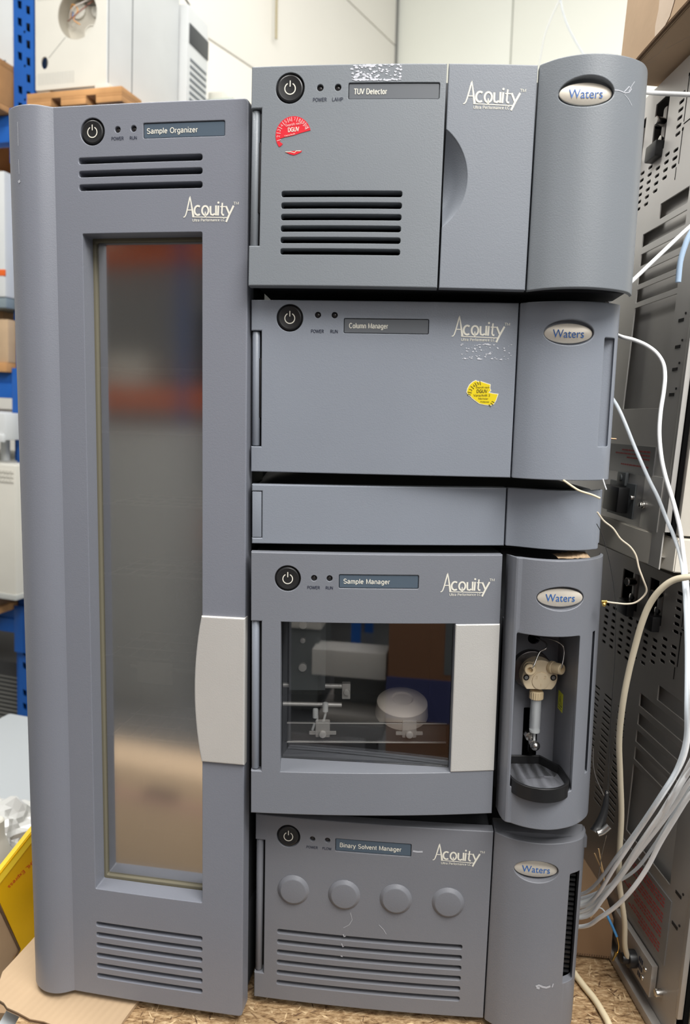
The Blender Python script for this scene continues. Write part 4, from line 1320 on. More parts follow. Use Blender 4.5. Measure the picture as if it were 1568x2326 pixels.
# ================================================================== INSTRUMENTS ON THE RIGHT (their side panels face the stack)
def latch(parent, y, z):
    e = []
    return e
def right_instrument(name, label, pos, yaw, roll, height, dz, kind):
    t_ = thing(name, label, 'instrument', W(*pos), rot(yaw, 0, roll))
    H_ = height
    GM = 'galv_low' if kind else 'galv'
    holes = []
    s = lambda yc, zc, w_=1.15, h_=.36: holes.append(rrect(-yc - w_ / 2, -yc + w_ / 2, zc - h_ / 2, zc + h_ / 2, h_ * .42, 2))
    for k in range(10):
        if k != 6:
            s(8.4, 45.5 + dz - .83 * k)
    for k in range(4):
        s(10.45, 39.95 + dz - .83 * k)
    for k in range(4):
        s(12.55, 39.15 + dz - .83 * k)
    for k in range(6):
        s(14.7, 39.95 + dz - .83 * k)
    for k in range(6):
        s(16.85, 39.95 + dz - .83 * k)
    for yc in (18.9, 21.0, 23.4, 25.6):
        for k in range(7):
            s(yc, 39.95 + dz - .83 * k)
    hi = min(47.0 + dz, H_ - 1.2)
    op = [rrect(-15.1, -11.6, 41.0 + dz, hi), rrect(-22.0, -17.6, 41.0 + dz, hi - .4)]
    lz = dz - .1
    holes += op
    holes += [rrect(-10.6, -4.0, 33.1 + lz, 34.8 + lz), rrect(-14.5, -3.9, 30.9 + lz, 32.4 + lz), rrect(-14.4, -3.9, 28.7 + lz, 30.1 + lz), rrect(-14.4, -3.9, 26.6 + lz, 28.0 + lz), rrect(-14.3, -3.9, 24.5 + lz, 26.0 + lz), rrect(-14.3, -3.8, 15.6 + (0 if kind else 1.2), 23.9 + lz)]
    if kind:
        for yc in (18.6, 22.6, 26.4, 30.2):
            for k in range(19):
                s(yc, 28.6 - .78 * k, 2.3, .26)
    plate('side_panel', rrect(-46, 0, 0, H_), holes, 0, .14, .02, GM, t_, fmap=leftface)
    # inner sheets
    mbox('inner_wall', .8, .95, 2.5, 16.4, 13, 36.2 + lz, 'galv', t_)
    mbox('inner_wall', 3.2, 3.4, 16.6, 45, 2, H_ - 1, 'void', t_)
    mbox('inner_wall', 3.2, 3.4, 2.5, 16.6, 36.4 + lz, H_ - 1, 'void', t_)
    # connectors in the openings
    for yc in (13.4, 19.8):
        bm = bmesh.new()
        lathe(bm, (2.2, yc, 44.3 + dz), (-1, -.2, 0), [(0, .55), (1.2, .55), (1.25, .72), (1.7, .72), (1.75, .5), (3.0, .5), (3.1, .42), (3.1, .3)], 24)
        c_ = finish(bm, 'connector', 'steel', t_, 30)
        bm = bmesh.new()
        box(bm, .2, 2.6, yc - .9, yc + .1, 41.3 + dz, 46.0 + dz, .3)
        finish(bm, 'bracket', 'galv_in', t_, 30)
        bm = bmesh.new()
        lathe(bm, (.3, yc - .4, 42.4 + dz), (-1, 0, 0), [(0, .45), (.3, .45), (.4, .2)], 16)
        finish(bm, 'bracket_screw', 'steel', t_, 30)
        mbox('black_latch', -.9, 2.4, yc - 1.6, yc + 1.2, 40.2 + dz, 42.0 + dz, 'black', t_, .25)
    bm = bmesh.new()
    seg = [(7.25, 46.8 + dz, 42.2 + dz), (7.25, 41.3 + dz, 37.9 + dz)]
    for yc, za, zb in seg:
        box(bm, -.03, .02, yc - .05, yc + .05, zb, za)
        box(bm, -.04, .02, yc - .14, yc + .14, za, za + .3)
    box(bm, -.03, .02, 7.65, 7.75, 36.4 + dz, 37.7 + dz)
    box(bm, -.03, .02, 0, 7.2, 41.9 + dz, 42.0 + dz)
    finish(bm, 'panel_seam', 'void', t_, 0)
    # near corner edge strip, tabs
    mbox('corner_strip', -.1, .45, -.5, .1, 4.0, H_, GM, t_, .06)
    bm = bmesh.new()
    for zz in ((25.6, 22.9, 20.6, 18.0) if not kind else (15.6, 12.2)):
        box(bm, -.05, .02, 1.5, 2.6, zz, zz + .32)
        cyl(bm, (0, 1.2, zz + .75), (-1, 0, 0), .13, .08, 10)
    finish(bm, 'corner_tab', 'black', t_, 0)
    # label plate with lines of red print
    if kind:
        y0_, y1_, za, zb = 3.0, 15.4, 7.1, 14.3
    else:
        y0_, y1_, za, zb = 3.9, 16.5, 9.3, 12.6
    lp_ = mbox('label_plate', -.12, 0, y0_, y1_, za, zb, mat('label_grey', (.30, .30, .30), .4, .5), t_)
    bm = bmesh.new()
    rn2 = random.Random(4 if kind else 5)
    zz = zb - .7
    k = 0
    while zz > za + .5:
        if k % 4 != 3:
            ln = rn2.uniform(4.5, 9.5)
            yy = y0_ + 1.2
            while yy < y0_ + 1.2 + ln:
                wl_ = rn2.uniform(.25, .9)
                box(bm, -.15, -.13, yy, yy + wl_, zz, zz + .17)
                yy += wl_ + .16
        zz -= .42
        k += 1
    finish(bm, 'red_print', 'scr_red', lp_, 0)
    if kind:
        pp = mbox('inlet_plate', -.75, -.1, 4.0, 13.4, 2.6, 6.2, GM, t_, .08)
        bm = bmesh.new()
        cyl(bm, (-.75, 7.7, 4.2), (-1, 0, 0), .95, .9, 28, .15)
        cyl(bm, (-1.5, 7.7, 4.2), (-1, 0, .1), .55, .8, 20, .1)
        finish(bm, 'cable_gland', 'black', t_, 30)
        bm = bmesh.new()
        for yy, zz in ((5.2, 4.9), (5.6, 3.6)):
            cyl(bm, (-.75, yy, zz), (-1, 0, 0), .28, .15, 16, .05)
        finish(bm, 'plate_screw', 'steel', pp, 30)
        bm = bmesh.new()
        for k in range(3):
            for j in range(3):
                box(bm, -.78, -.75, 5.9 + j * .32, 6.1 + j * .32, 3.1 + k * .85, 3.6 + k * .85)
        finish(bm, 'black_print', 'ink_dark', pp, 0)
        bm = bmesh.new()
        cyl(bm, (0, 3.0, 4.0), (-1, 0, 0), .42, .7, 20, .1)
        finish(bm, 'side_screw', 'steel', t_, 30)
        mbox('base_flange', -1.0, -.02, 1.5, 46, 0, 1.0, GM, t_, .05)
        mbox('front_panel', 1.15, 34, -1.2, .4, 1.4, H_, 'beige', t_, .25)
        mbox('front_edge', .5, 1.0, -.6, .3, 0, H_, 'void', t_)
    else:
        lb_ = mbox('latch_box', -1.5, -.02, 9.0, 13.4, 4.7, 7.7, 'black', t_, .25)
        mbox('latch_base', -.2, 0, 7.6, 15.0, 4.2, 8.2, 'grey', t_, .06)
        bm = bmesh.new()
        box(bm, -.5, 0, 10.0, 12.4, 7.8, 9.4, .2)
        cyl(bm, (-.5, 11.2, 8.7), (-1, 0, 0), .42, .15, 20, .06)
        finish(bm, 'latch_lug', 'grey', t_, 30)
        bm = bmesh.new()
        cyl(bm, (-.1, 4.9, 6.2), (-1, -.1, 0), .42, .35, 20, .08)
        cyl(bm, (-.4, 4.9, 6.2), (-1, -.1, 0), .3, .35, 8, .05)
        cyl(bm, (-.2, 7.7, 6.7), (-1, 0, 0), .25, .4, 16, .08)
        finish(bm, 'side_screw', 'steel', t_, 30)
        mbox('corner_plate', -.12, 0, 1.3, 5.6, 3.7, 9.5, GM, t_, .05)
        # base pan with the chamfered corner
        bm = bmesh.new()
        P_ = [(-.35, 4.0), (.9, -1.4), (34, -1.6), (34, 30), (-.35, 30)]
        lo = [bm.verts.new((a_, b_, .0)) for a_, b_ in P_]
        hi_ = [bm.verts.new((a_, b_, 3.55)) for a_, b_ in P_]
        bm.faces.new(lo)
        bm.faces.new(hi_)
        for k in range(5):
            bm.faces.new((lo[k], lo[(k + 1) % 5], hi_[(k + 1) % 5], hi_[k]))
        bmesh.ops.bevel(bm, geom=bm.edges[:], offset=.12, segments=2, affect='EDGES')
        bp_ = finish(bm, 'base_pan', 'beige', t_, 30)
        bm = bmesh.new()
        cyl(bm, (.12, 1.9, 2.1), (-1, -.22, 0), .22, .06, 16)
        finish(bm, 'pan_screw', 'galv', bp_, 30)
        mbox('front_panel', 1.05, 34, -1.1, .4, 3.8, H_, 'beige', t_, .25)
        mbox('front_edge', .5, .95, -.7, .3, 3.6, H_, 'void', t_)
    bm = bmesh.new()
    for f4 in (((0, 46, 0), (34, 46, 0), (34, 46, H_), (0, 46, H_)), ((34, 0, 0), (34, 46, 0), (34, 46, H_), (34, 0, H_)), ((0, 0, H_), (34, 0, H_), (34, 46, H_), (0, 46, H_)), ((0, 0, 1.3), (34, 0, 1.3), (34, 46, 1.3), (0, 46, 1.3)), ((1, .3, 1.3), (34, .3, 1.3), (34, .3, H_), (1, .3, H_))):
        bm.faces.new([bm.verts.new(q_) for q_ in f4])
    finish(bm, 'cover', GM, t_, 0)
    return t_
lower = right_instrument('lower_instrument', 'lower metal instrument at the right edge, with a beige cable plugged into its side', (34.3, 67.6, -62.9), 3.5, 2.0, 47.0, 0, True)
upper = right_instrument('upper_instrument', 'upper metal instrument at the right edge, above the curving beige cable', (32.9, 76, -14.9), 2.0, 3.0, 54.0, 4.9, False)
# carton on top of it
t_ = thing('cardboard_box', 'large brown cardboard box with torn tape at the top right corner', 'box', upper.matrix_world @ Vector((0, .12, .545)), rot(2, 0, 3))
mbox('carton', -4.3, 28, -17, 4.6, 0, 30, mat('cardboard_top', (.60, .43, .285), .85, 0, .3, 120, .08, 14, .2), t_, .2)
def uneven(bm, P, fn):
    poly(bm, P, fn)
bm = bmesh.new()
tp = [(-5.2, .15), (-4.9, 1.6), (-5.3, 3.0), (-5.1, 6.2), (-6.0, 7.2), (-6.5, 6.4), (-7.3, 8.2), (-8.1, 7.2), (-9.0, 9.5), (-10.4, 9.0), (-10.0, 5.0), (-9.4, 2.5), (-8.4, .8), (-7.0, .2)]
poly(bm, tp, lambda u, v: Vector((-4.36, u, v)))
finish(bm, 'tape', 'tape', t_, -1)
mtube('flap_edge', [(-4.3, -17, .05), (-4.35, -5, .1), (-4.3, 4.5, 0)], .22, 'card_dk', t_, 6)
mtube('flap_edge', [(-3.9, -17, -.0), (-3.95, -5, .0), (-3.9, 4.5, 0)], .14, 'card_lt', t_, 6)
bm = bmesh.new()
strokes(bm, [([(-2.5, -4), (-1.5, -6.5), (-.6, -7.5)], .1), ([(-3.5, 0), (-2.4, -1.4)], .08), ([(-3.2, -6.0), (-2.8, -3.0), (-3.4, -.2)], .06)], lambda u, v: Vector((u, v, -.02)))
finish(bm, 'crease', 'tape', t_, -1)

# low carton behind the stack on the board
lc = slab('small_carton', [(22.0, 81.5, -62.6), (32.6, 80.2, -62.6), (32.6, 80.2, -57.6), (22.0, 81.5, -57.6)], (2, 14, 0), mat('carton_shaded_brown', (.27, .165, .09), .85), None, (0, 0, 0))  # brown darkened: the shade behind the stack is put into the colour
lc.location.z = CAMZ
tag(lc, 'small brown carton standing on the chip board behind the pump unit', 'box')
bm = bmesh.new()
for k in range(38):
    x_ = 22.3 + k * .27
    y_ = 81.5 - (x_ - 22) * 1.3 / 10.6 - .05
    box(bm, x_, x_ + .12, y_ - .05, y_, -62.55, -62.3)
finish(bm, 'corrugated_edge', 'card_dk', lc, 0)

# ================================================================== TUBES AND CABLES
TB = {
'upper':[(30.5,86.0,36.22),(31.71,86.0,36.11),(32.24,83.0,34.76),(34.12,80.0,33.44),(35.1,78.0,32.56)],
'mid':[(24.21,71.5,11.33),(25.46,72.5,12.33),(27.35,74.0,13.86),(30.25,75.0,16.6),(33.4,76.0,19.53),(34.71,76.0,20.51)],
'cut':[(33.76,74.0,20.46),(32.58,74.0,18.32),(32.16,74.0,17.17),(31.85,74.0,15.73),(31.79,74.0,13.83)],
'A':[(27.53,78.0,9.21),(27.51,76.0,8.73),(28.4,75.4,8.42),(29.43,74.8,7.87),(30.29,74.2,7.07),(30.77,73.6,6.02),(30.78,73.0,4.75),(30.51,72.4,3.25),(30.11,71.8,1.34),(29.89,71.2,-0.76),(30.02,70.6,-3.04),(30.32,70.0,-4.88),(30.76,69.0,-7.06),(31.12,68.0,-9.41),(31.18,67.0,-11.71),(31.19,66.0,-13.96),(30.98,64.67,-16.49),(30.71,63.33,-19.73),(30.32,62.0,-22.47),(30.81,62.5,-26.28),(30.88,63.0,-29.17),(30.27,63.5,-31.65),(29.1,64.0,-34.58),(28.97,67.0,-38.94),(28.3,70.0,-44.3),(27.6,75.0,-52.02)],
'B':[(26.91,77.0,3.11),(27.14,75.0,1.74),(27.64,74.17,0.22),(28.35,73.33,-1.92),(28.78,72.5,-3.38),(29.44,71.67,-5.24),(30.07,70.83,-6.86),(30.71,70.0,-8.87),(30.86,68.67,-10.14),(31.01,67.33,-11.78),(30.88,66.0,-13.56),(30.51,64.33,-16.01),(30.15,62.67,-19.53),(29.69,61.0,-23.68),(30.19,61.67,-27.14),(29.95,62.33,-30.11),(29.15,63.0,-32.76),(28.7,66.0,-37.68),(28.24,69.0,-42.24),(27.41,75.0,-50.63)],
'wire':[(23.01,67.0,-7.94),(23.66,67.0,-8.74),(24.49,66.83,-9.39),(25.18,66.67,-10.32),(26.04,66.5,-11.0),(26.56,66.33,-11.77),(26.85,66.17,-12.88),(27.27,66.0,-13.97),(27.72,66.25,-14.92),(27.58,66.5,-15.6),(27.04,66.75,-16.22),(26.33,67.0,-16.46),(25.4,67.25,-16.46),(24.51,67.5,-16.42)],
'dark':[(22.86,66.5,-8.97),(23.59,67.0,-10.04),(24.59,67.43,-12.56),(25.45,67.86,-15.77),(25.9,68.29,-18.85),(26.22,68.71,-22.44),(26.38,69.14,-27.01),(26.63,69.57,-31.71),(26.93,70.0,-36.53)],
'cable':[(32.52,64.0,-12.9),(30.52,64.0,-13.14),(29.38,64.67,-13.63),(28.56,65.33,-14.69),(27.96,66.0,-16.29),(27.58,66.5,-18.3),(27.36,67.0,-20.56),(27.13,67.5,-23.3),(27.0,68.0,-26.54),(27.3,69.0,-30.52),(28.04,70.0,-34.64),(28.86,71.0,-39.39),(29.23,71.7,-43.66),(29.63,72.4,-47.05),(30.37,73.1,-50.01),(31.2,73.8,-53.3),(31.7,74.5,-56.4),(32.3,75.0,-58.3)],
'bundle_a':[(27.84,76.0,-52.35),(28.73,73.5,-49.32),(29.24,71.0,-46.13),(29.72,68.0,-40.89),(30.03,65.0,-35.98),(30.65,63.0,-31.68),(30.64,61.0,-28.43),(30.91,60.0,-25.98)],
'bundle_b':[(27.83,76.0,-52.93),(28.74,74.0,-50.42),(29.42,72.0,-46.79),(30.03,70.0,-43.54),(30.25,67.0,-38.91),(30.31,64.0,-34.55),(30.7,62.0,-30.63),(31.01,60.0,-27.16)],
'bundle_c':[(27.82,76.0,-53.46),(28.89,73.5,-49.62),(30.06,71.0,-44.9),(30.23,67.0,-38.68),(30.15,63.0,-32.95),(30.96,61.5,-29.47),(31.35,60.0,-26.75)],
'bundle_d':[(27.89,76.0,-53.88),(28.99,73.0,-48.87),(29.98,70.0,-42.82),(30.35,66.5,-37.35),(30.58,63.0,-32.31),(30.69,60.0,-27.75)],
'bundle_e':[(27.5,75.0,-53.59),(28.46,73.0,-49.99),(29.33,71.0,-46.13),(29.78,68.5,-42.04),(30.39,66.0,-37.87),(30.9,64.0,-34.32),(31.06,62.0,-31.15),(31.48,60.0,-28.33)],
'bundle_f':[(27.81,76.0,-51.88),(29.65,73.0,-48.2),(30.63,70.67,-45.15),(30.99,68.33,-41.53),(31.1,66.0,-37.85),(31.22,63.5,-33.61),(31.12,61.0,-29.63)],
'bundle_g':[(27.33,75.0,-54.75),(28.14,73.0,-52.28),(29.01,71.0,-49.48),(29.62,69.0,-46.33),(30.25,67.33,-42.86),(30.56,65.67,-39.22),(30.83,64.0,-36.04),(31.16,62.0,-32.39),(31.58,60.0,-29.52)],
'tan1':[(29.04,77.0,-46.83),(29.44,77.0,-48.51),(29.84,77.0,-50.08),(29.93,77.0,-52.2),(29.5,77.0,-53.81),(28.69,77.0,-55.17)],
'tan2':[(28.82,77.5,-47.68),(29.36,77.4,-48.87),(29.84,77.3,-50.01),(29.95,77.2,-50.63)],
'silver':[(25.9,72.0,-32.85),(25.92,71.75,-34.39),(26.19,71.5,-35.68),(26.61,71.25,-36.63),(26.98,71.0,-37.44)],
'grey':[(28.27,73.0,-42.9),(28.32,74.0,-45.6),(28.54,75.0,-48.79),(28.88,76.0,-51.8),(29.12,77.0,-54.14)],
'bl0':[(29.11,77.0,-53.93),(29.71,76.5,-53.66),(30.16,76.0,-54.14)],
'bl1':[(30.16,76.0,-54.14),(30.63,75.5,-55.09),(31.0,75.0,-55.92)],
'bl2':[(31.0,75.0,-55.92),(31.25,75.0,-56.81),(31.25,75.0,-57.5),(31.09,75.0,-58.03)],
'bl3':[(31.07,75.0,-57.77),(30.87,74.9,-58.17),(30.63,74.8,-58.68)],
'stick':[(19.81,67.5,-5.12),(19.95,67.0,-5.23),(20.67,66.62,-5.74),(21.16,66.25,-6.01),(22.05,65.88,-6.27),(22.68,65.5,-6.54)],
'pin':[(23.68,68.0,-4.99),(23.82,68.0,-5.39),(24.06,68.0,-5.96)],
'copper':[(25.49,72.0,-1.34),(26.09,72.0,-1.37)],
'lever':[(26.83,70.0,-36.3),(26.77,69.8,-37.13),(26.59,69.6,-38.19),(26.28,69.4,-39.11),(25.91,69.2,-39.84),(25.61,69.0,-40.29)],
'silvcap':[(25.64,68.5,-40.04),(26.15,68.5,-39.8),(26.72,68.5,-39.23)],
'wallc1':[(76.36,300.0,157.77),(73.86,300.0,152.33),(71.44,300.0,145.33),(70.45,300.0,139.09),(69.88,300.0,134.39)],
'wallc2':[(76.69,300.0,157.77),(77.96,300.0,153.19),(80.81,300.0,147.07),(85.4,300.0,140.18),(87.21,300.0,137.88)],
}
for k_ in 'abcdefg':
    q0 = TB['bundle_' + k_][0]
    TB['bundle_' + k_].insert(0, (24.9, 78.5, q0[2] - 2.7))
for k_ in 'AB':
    TB[k_].append((24.9, 78.5, TB[k_][-1][2] - 2.7))
def cable(key, name, label, cat, r_, ma, group=None, n=10, rad=None, flat=None, k=6):
    bm = bmesh.new()
    tube(bm, TB[key], r_, n, k, rad, flat)
    o = finish(bm, name, ma, None, 50)
    o.location.z = CAMZ
    return tag(o, label, cat, group)
cable('upper', 'tube', 'white tube running level from behind the topmost unit to the right edge', 'tube', .24, 'tube')
cable('mid', 'tube', 'straight white tube slanting up to the right edge from the gap below the topmost unit', 'tube', .2, 'tube')
x_ = cable('cut', 'tube', 'short bluish tube with a cut open end near the right edge', 'tube', .27, 'tube_b')
cable('A', 'tube', 'white tube arching out beside the second unit and hanging down the right edge', 'tube', .20, 'tube')
cable('B', 'tube', 'clear tube leaving low beside the second unit and hanging left of the white one', 'tube', .18, 'tube_c')
bl = ['white tube on top of the bundle at bottom right', 'white tube second from the top of the bundle at bottom right', 'white tube in the middle of the bundle at bottom right', 'thin white tube running straight through the bundle at bottom right', 'white tube low in the bundle at bottom right']
for k, l_ in zip('abcde', bl):
    cable('bundle_' + k, 'tube', l_, 'tube', {'a': .2, 'b': .19, 'c': .2, 'd': .16, 'e': .2}[k], 'tube', 'white tubes fanning out at the bottom right')
cable('bundle_f', 'tube', 'clear tube along the upper edge of the bundle at bottom right', 'tube', .17, 'tube_c', 'white tubes fanning out at the bottom right')
cable('bundle_g', 'tube', 'thick white tube sagging lowest below the bundle at bottom right', 'tube', .22, 'tube', 'white tubes fanning out at the bottom right')
w_ = cable('wire', 'wire', 'cream wire with a wavy loop coming out beside the thin unit', 'wire', .085, 'wire')
bm = bmesh.new()
cyl(bm, Vector(TB['wire'][-1]) + Vector((.15, 0, 0)), (-1, .3, -.1), .16, .5, 12, .04)
bmesh.ops.create_uvsphere(bm, u_segments=12, v_segments=8, radius=.2, matrix=Matrix.Translation(Vector(TB['wire'][-1]) + Vector((-.15, -.1, -.25))))
finish(bm, 'brass_tip', 'brass', w_, 40)
cable('dark', 'wire', 'thin dark wire hanging from the thin unit beside the syringe bay', 'wire', .035, 'wire_d')
cable('cable', 'cable', 'thick beige cable curving down into the plug of the lower right instrument', 'cable', .29, 'cable', n=14)
cable('tan1', 'wire', 'longer tan wire end sticking up behind the tube bundle', 'wire', .08, 'tan')
cable('tan2', 'wire', 'shorter tan wire end beside the longer one behind the tube bundle', 'wire', .08, 'tan')
cable('silver', 'wire', 'thin silver wire ending at the black lever', 'wire', .06, 'steel')
cable('grey', 'wire', 'thin grey wire hanging from the end of the black lever', 'wire', .05, 'steel')
bw = cable('bl1', 'wire', 'thin wire with a blue sleeve and brass end, low behind the tube bundle', 'wire', .15, mat('blue_sleeve', (.08, .30, .62), .4))
for kk, rr_, mm_, nn_ in (('bl0', .08, 'tube_c', 'wire_end'), ('bl2', .05, 'brass', 'wire_end'), ('bl3', .2, 'brass', 'brass_end')):
    bm = bmesh.new()
    tube(bm, TB[kk], rr_, 8, 4, (lambda q_: 1 - .6 * q_) if kk == 'bl3' else None)
    finish(bm, nn_, mm_, bw, 40)
cable('stick', 'tube', 'short cream tube end poking out above the thin unit', 'tube', .1, 'cable_l')
cable('pin', 'tube', 'tiny grey tube end above the right corner of the thin unit', 'tube', .06, 'tube')
cable('copper', 'wire', 'tiny copper wire end at the right edge of the second unit', 'wire', .06, mat('copper', (.8, .35, .2), .3, 1))
lv = cable('lever', 'lever', 'black lever with a silver end beside the bottom of the syringe bay', 'lever', .3, 'black', rad=lambda q_: .55 + q_ * 1.5, n=16)
bm = bmesh.new()
tube(bm, TB['silvcap'], .32, 14, 4)
finish(bm, 'silver_end', 'steel', lv, 40)
bm = bmesh.new()
cyl(bm, Vector(TB['lever'][0]) + Vector((-.05, -.15, -.15)), (0, -1, 0), .13, .1, 14, .03)
finish(bm, 'lever_screw', 'steel', lv, 40)
bm = bmesh.new()
tube(bm, [(27.19, 79.13, -62.62), (27.99, 75.97, -62.62), (28.58, 74.02, -62.62), (28.88, 72.08, -62.62), (28.98, 70.34, -62.62), (28.65, 66.5, -62.62), (27, 63, -62.62)], .36, 14)
lc2 = finish(bm, 'cable', 'cable_l', None, 50)
lc2.location.z = CAMZ
tag(lc2, 'cream cable lying on the chip board at the bottom, right of the pump unit', 'cable')
# crumpled paper in the gap above the syringe bay
bm = bmesh.new()
rn = random.Random(7)
nx = 12
rr_ = []
for j in range(4):
    rr_.append([bm.verts.new((20.3 + 3.1 * k / nx, 69.0 + j * .8 + rn.uniform(-.2, .2), -12.70 + .42 * min(1, .2 + k / nx) * rn.uniform(.6, 1.05) * (1 if j else .3))) for k in range(nx + 1)])
for j in range(3):
    for k in range(nx):
        bm.faces.new((rr_[j][k], rr_[j][k + 1], rr_[j + 1][k + 1], rr_[j + 1][k]))
pp = finish(bm, 'paper_scrap', 'card_lt', None, 0)
pp.location.z = CAMZ
tag(pp, 'crumpled tan paper scrap wedged in the gap above the syringe bay', 'paper')

# ================================================================== RACK ON THE LEFT
KM = rot(-16.8, 0, 1.7)
KO = Vector((-108.35, 250, 96.64))
rk = thing('pallet_rack', 'tall blue pallet rack with punched posts behind the cabinet on the left', 'rack', W(*KO), KM)
BOT = -240.5
def post(x0, y0, name='post'):
    holes = []
    zz = 96.0
    k = 0
    while zz > BOT + 6:
        holes.append([(x0 + 1.35, zz), (x0 + 3.0, zz - .5), (x0 + 3.0, zz - 2.9), (x0 + 1.55, zz - 2.3)])
        holes.append([(x0 + 4.6, zz - 1.9), (x0 + 6.1, zz - 2.3), (x0 + 6.1, zz - 4.8), (x0 + 4.75, zz - 4.2)])
        if k % 2 == 0:
            holes.append(ell(x0 + 4.0, zz - 4.5, .42, .42, 10))
        zz -= 5.0
        k += 1
    bm = bmesh.new()
    box(bm, x0 - 3.2, x0 - .2, y0 + 2.5, y0 + 2.7, BOT, 110)
    pp_ = finish(bm, name, 'blue', rk, 0)
    ze = BOT
    while ze < 110:
        z1_ = min(ze + 50, 110)
        hs_ = [h for h in holes if min(q_[1] for q_ in h) > ze + .2 and max(q_[1] for q_ in h) < z1_ - .2]
        plate('post_face', rrect(x0, x0 + 7.2, ze, z1_), hs_, y0, .22, 0, 'blue', pp_)
        ze += 50
    bm = bmesh.new()
    box(bm, x0 - .2, x0, y0, y0 + 6, BOT, 110)
    box(bm, x0 + 7.2, x0 + 7.4, y0, y0 + 6, BOT, 110)
    finish(bm, 'post_flange', 'blue', pp_, 0)
    mbox('post_inside', x0 + .2, x0 + 7.1, y0 + 4.5, y0 + 4.7, BOT, 110, 'body', pp_)
    return pp_
post(0, 0)
post(-125, 0)
post(0, 78)
post(-125, 78)
for zt in (-3.0, -84.0, -165.0):
    for xa, xb in ((-117.5, -.3), (7.5, 62)):
        for yy in (-1.5, 80.5):
            bm = bmesh.new()
            box(bm, xa, xb, yy, yy + 4.5, zt - 8.5, zt - 3.6, .3)
            box(bm, xa, xb, yy + .7, yy + 4.5, zt - 3.9, zt, .3)
            b_ = finish(bm, 'beam', 'blue', rk, 20)
            if yy < 0:
                xe = xb if xb < 0 else xa
                sgn = 1 if xb < 0 else -1
                mbox('beam_bracket', min(xe, xe + sgn * 3.8), max(xe, xe + sgn * 3.8), yy - .5, yy - .05, zt - 15, zt + 1.5, 'blue', b_, .1)
KW = rk.matrix_world.copy()
def kthing(name, label, cat, x, y, z, group=None):
    t_ = thing(name, label, cat, KW @ Vector((x * .01, y * .01, z * .01)), KM, group)
    return t_
# pallets
def pallet(name, label, x, y, z, wx, dy, h=13.0, decks=2, group=None):
    t_ = kthing(name, label, 'pallet', x, y, z, group)
    nb = 5
    for k in range(nb):
        a_ = dy * k / nb
        mbox('deck_board', 0, wx, a_, a_ + dy / nb - 1.6, h - 1.9, h, 'wood', t_, .25)
    for k in range(3):
        xx = (wx - 9) * k / 2
        mbox('runner', xx, xx + 9, 0, dy - 1.6, 0, 1.8, 'wood', t_, .2)
        for j in range(3):
            yy = (dy - 14) * j / 2
            mbox('block', xx, xx + 9, yy, yy + 11, 1.8, h - 1.9, 'wood', t_, .1)
    return t_
pallet('wooden_pallet', 'wooden pallet carrying a white machine at the top left edge, left of the blue post', -112, -8, -2.9, 111.2, 80, 14.9, group='pallets on the blue rack')
pallet('wooden_pallet', 'wooden pallet under the large white oven, right of the blue post', 8.0, -4, -2.9, 34, 62, 4.3, group='pallets on the blue rack')
# white machine top left, behind the post
t_ = kthing('machine', 'white machine on the pallet at the top left edge', 'machine', -60, 1, 12.2)
mbox('housing', 0, 59.2, 0, 60, 0, 40, 'white', t_, .5)
mbox('grey_foot_rail', 0, 56, -.4, 0, 0, 2, 'grey', t_, .1)
# oven with the round opening (seen from the back)
t_ = kthing('oven', 'large white oven with a round opening showing wires, top left', 'oven', 8.0, 0, 3.8)
HH = 62
ho = [ell(15.3, 21.0, 7.0, 7.2, 40), ell(3.4, 8.0, 1.3, 1.8, 24)]
plate('back_panel', rrect(0, 25.7, 0, HH, .4, 3), ho, 0, .5, .12, 'white_w', t_)
vsh = mat('vent_shade', (.42, .42, .39), .6)
for za, zb in ((1.5, 5.0), (26.0, 30.0)):
    bm = bmesh.new()
    for k in range(22):
        box(bm, 1.0 + k * .62, 1.18 + k * .62, -.02, .05, za, zb)
    finish(bm, 'vent_slits', vsh, t_, 0, 'stuff')
bm = bmesh.new()
cyl(bm, (15.3, 5, 21), (0, 1, 0), 7.6, .3, 40)
finish(bm, 'opening_back', mat('inner_beige', (.50, .47, .40), .6), t_, 20)
bm = bmesh.new()
lathe(bm, (15.3, .3, 21), (0, 1, 0), [(0, 7.1), (4.7, 7.1)], 40, cap=False)
finish(bm, 'opening_wall', mat('inner_beige_wall', (.46, .43, .36), .6), t_, 30)
for cx_, cz_, rr2 in ((17.2, 17.4, 2.6), (19.4, 24.0, 2.2), (12.4, 24.5, 2.4)):
    bm = bmesh.new()
    lathe(bm, (cx_, 5, cz_), (0, -1, 0), [(0, rr2), (.5, rr2), (.6, rr2 - .3), (.3, rr2 - .5), (.3, .1)], 28)
    finish(bm, 'fan_hub', 'white_w', t_, 30)
for kk, (col, P_) in enumerate((((.75, .35, .08), [(10, 4, 22), (12, 2, 25), (14.5, 1.5, 23), (13.0, 1.5, 20.5), (15, 2, 19)]), ((.3, .1, .07), [(9, 4, 21.5), (12.5, 1.5, 21), (16, 1.5, 23), (19, 3, 26)]), ((.02, .02, .02), [(16, 4, 27), (17, 2, 24.5), (20, 2, 24), (21, 4, 25)]), ((.7, .65, .6), [(10, 4, 19.5), (12.0, 1.5, 23), (16, 1.6, 25), (18, 4, 27)]), ((.1, .2, .5), [(11, 4, 24), (12.6, 1.6, 21.5), (13.4, 2, 19.8)]))):
    mtube('wire', P_, .16, mat('wire_col_%d' % kk, col, .5), t_, 6)
mtube('scratch', [(5.0, -.02, 9.3), (8, -.02, 12.0), (11.2, -.02, 14.8)], .10, mat('scratch_grey', (.35, .35, .33), .6), t_, 4, 1)
mbox('side_panel', 25.5, 26.2, .2, 42, -.2, HH, 'white', t_, .15)
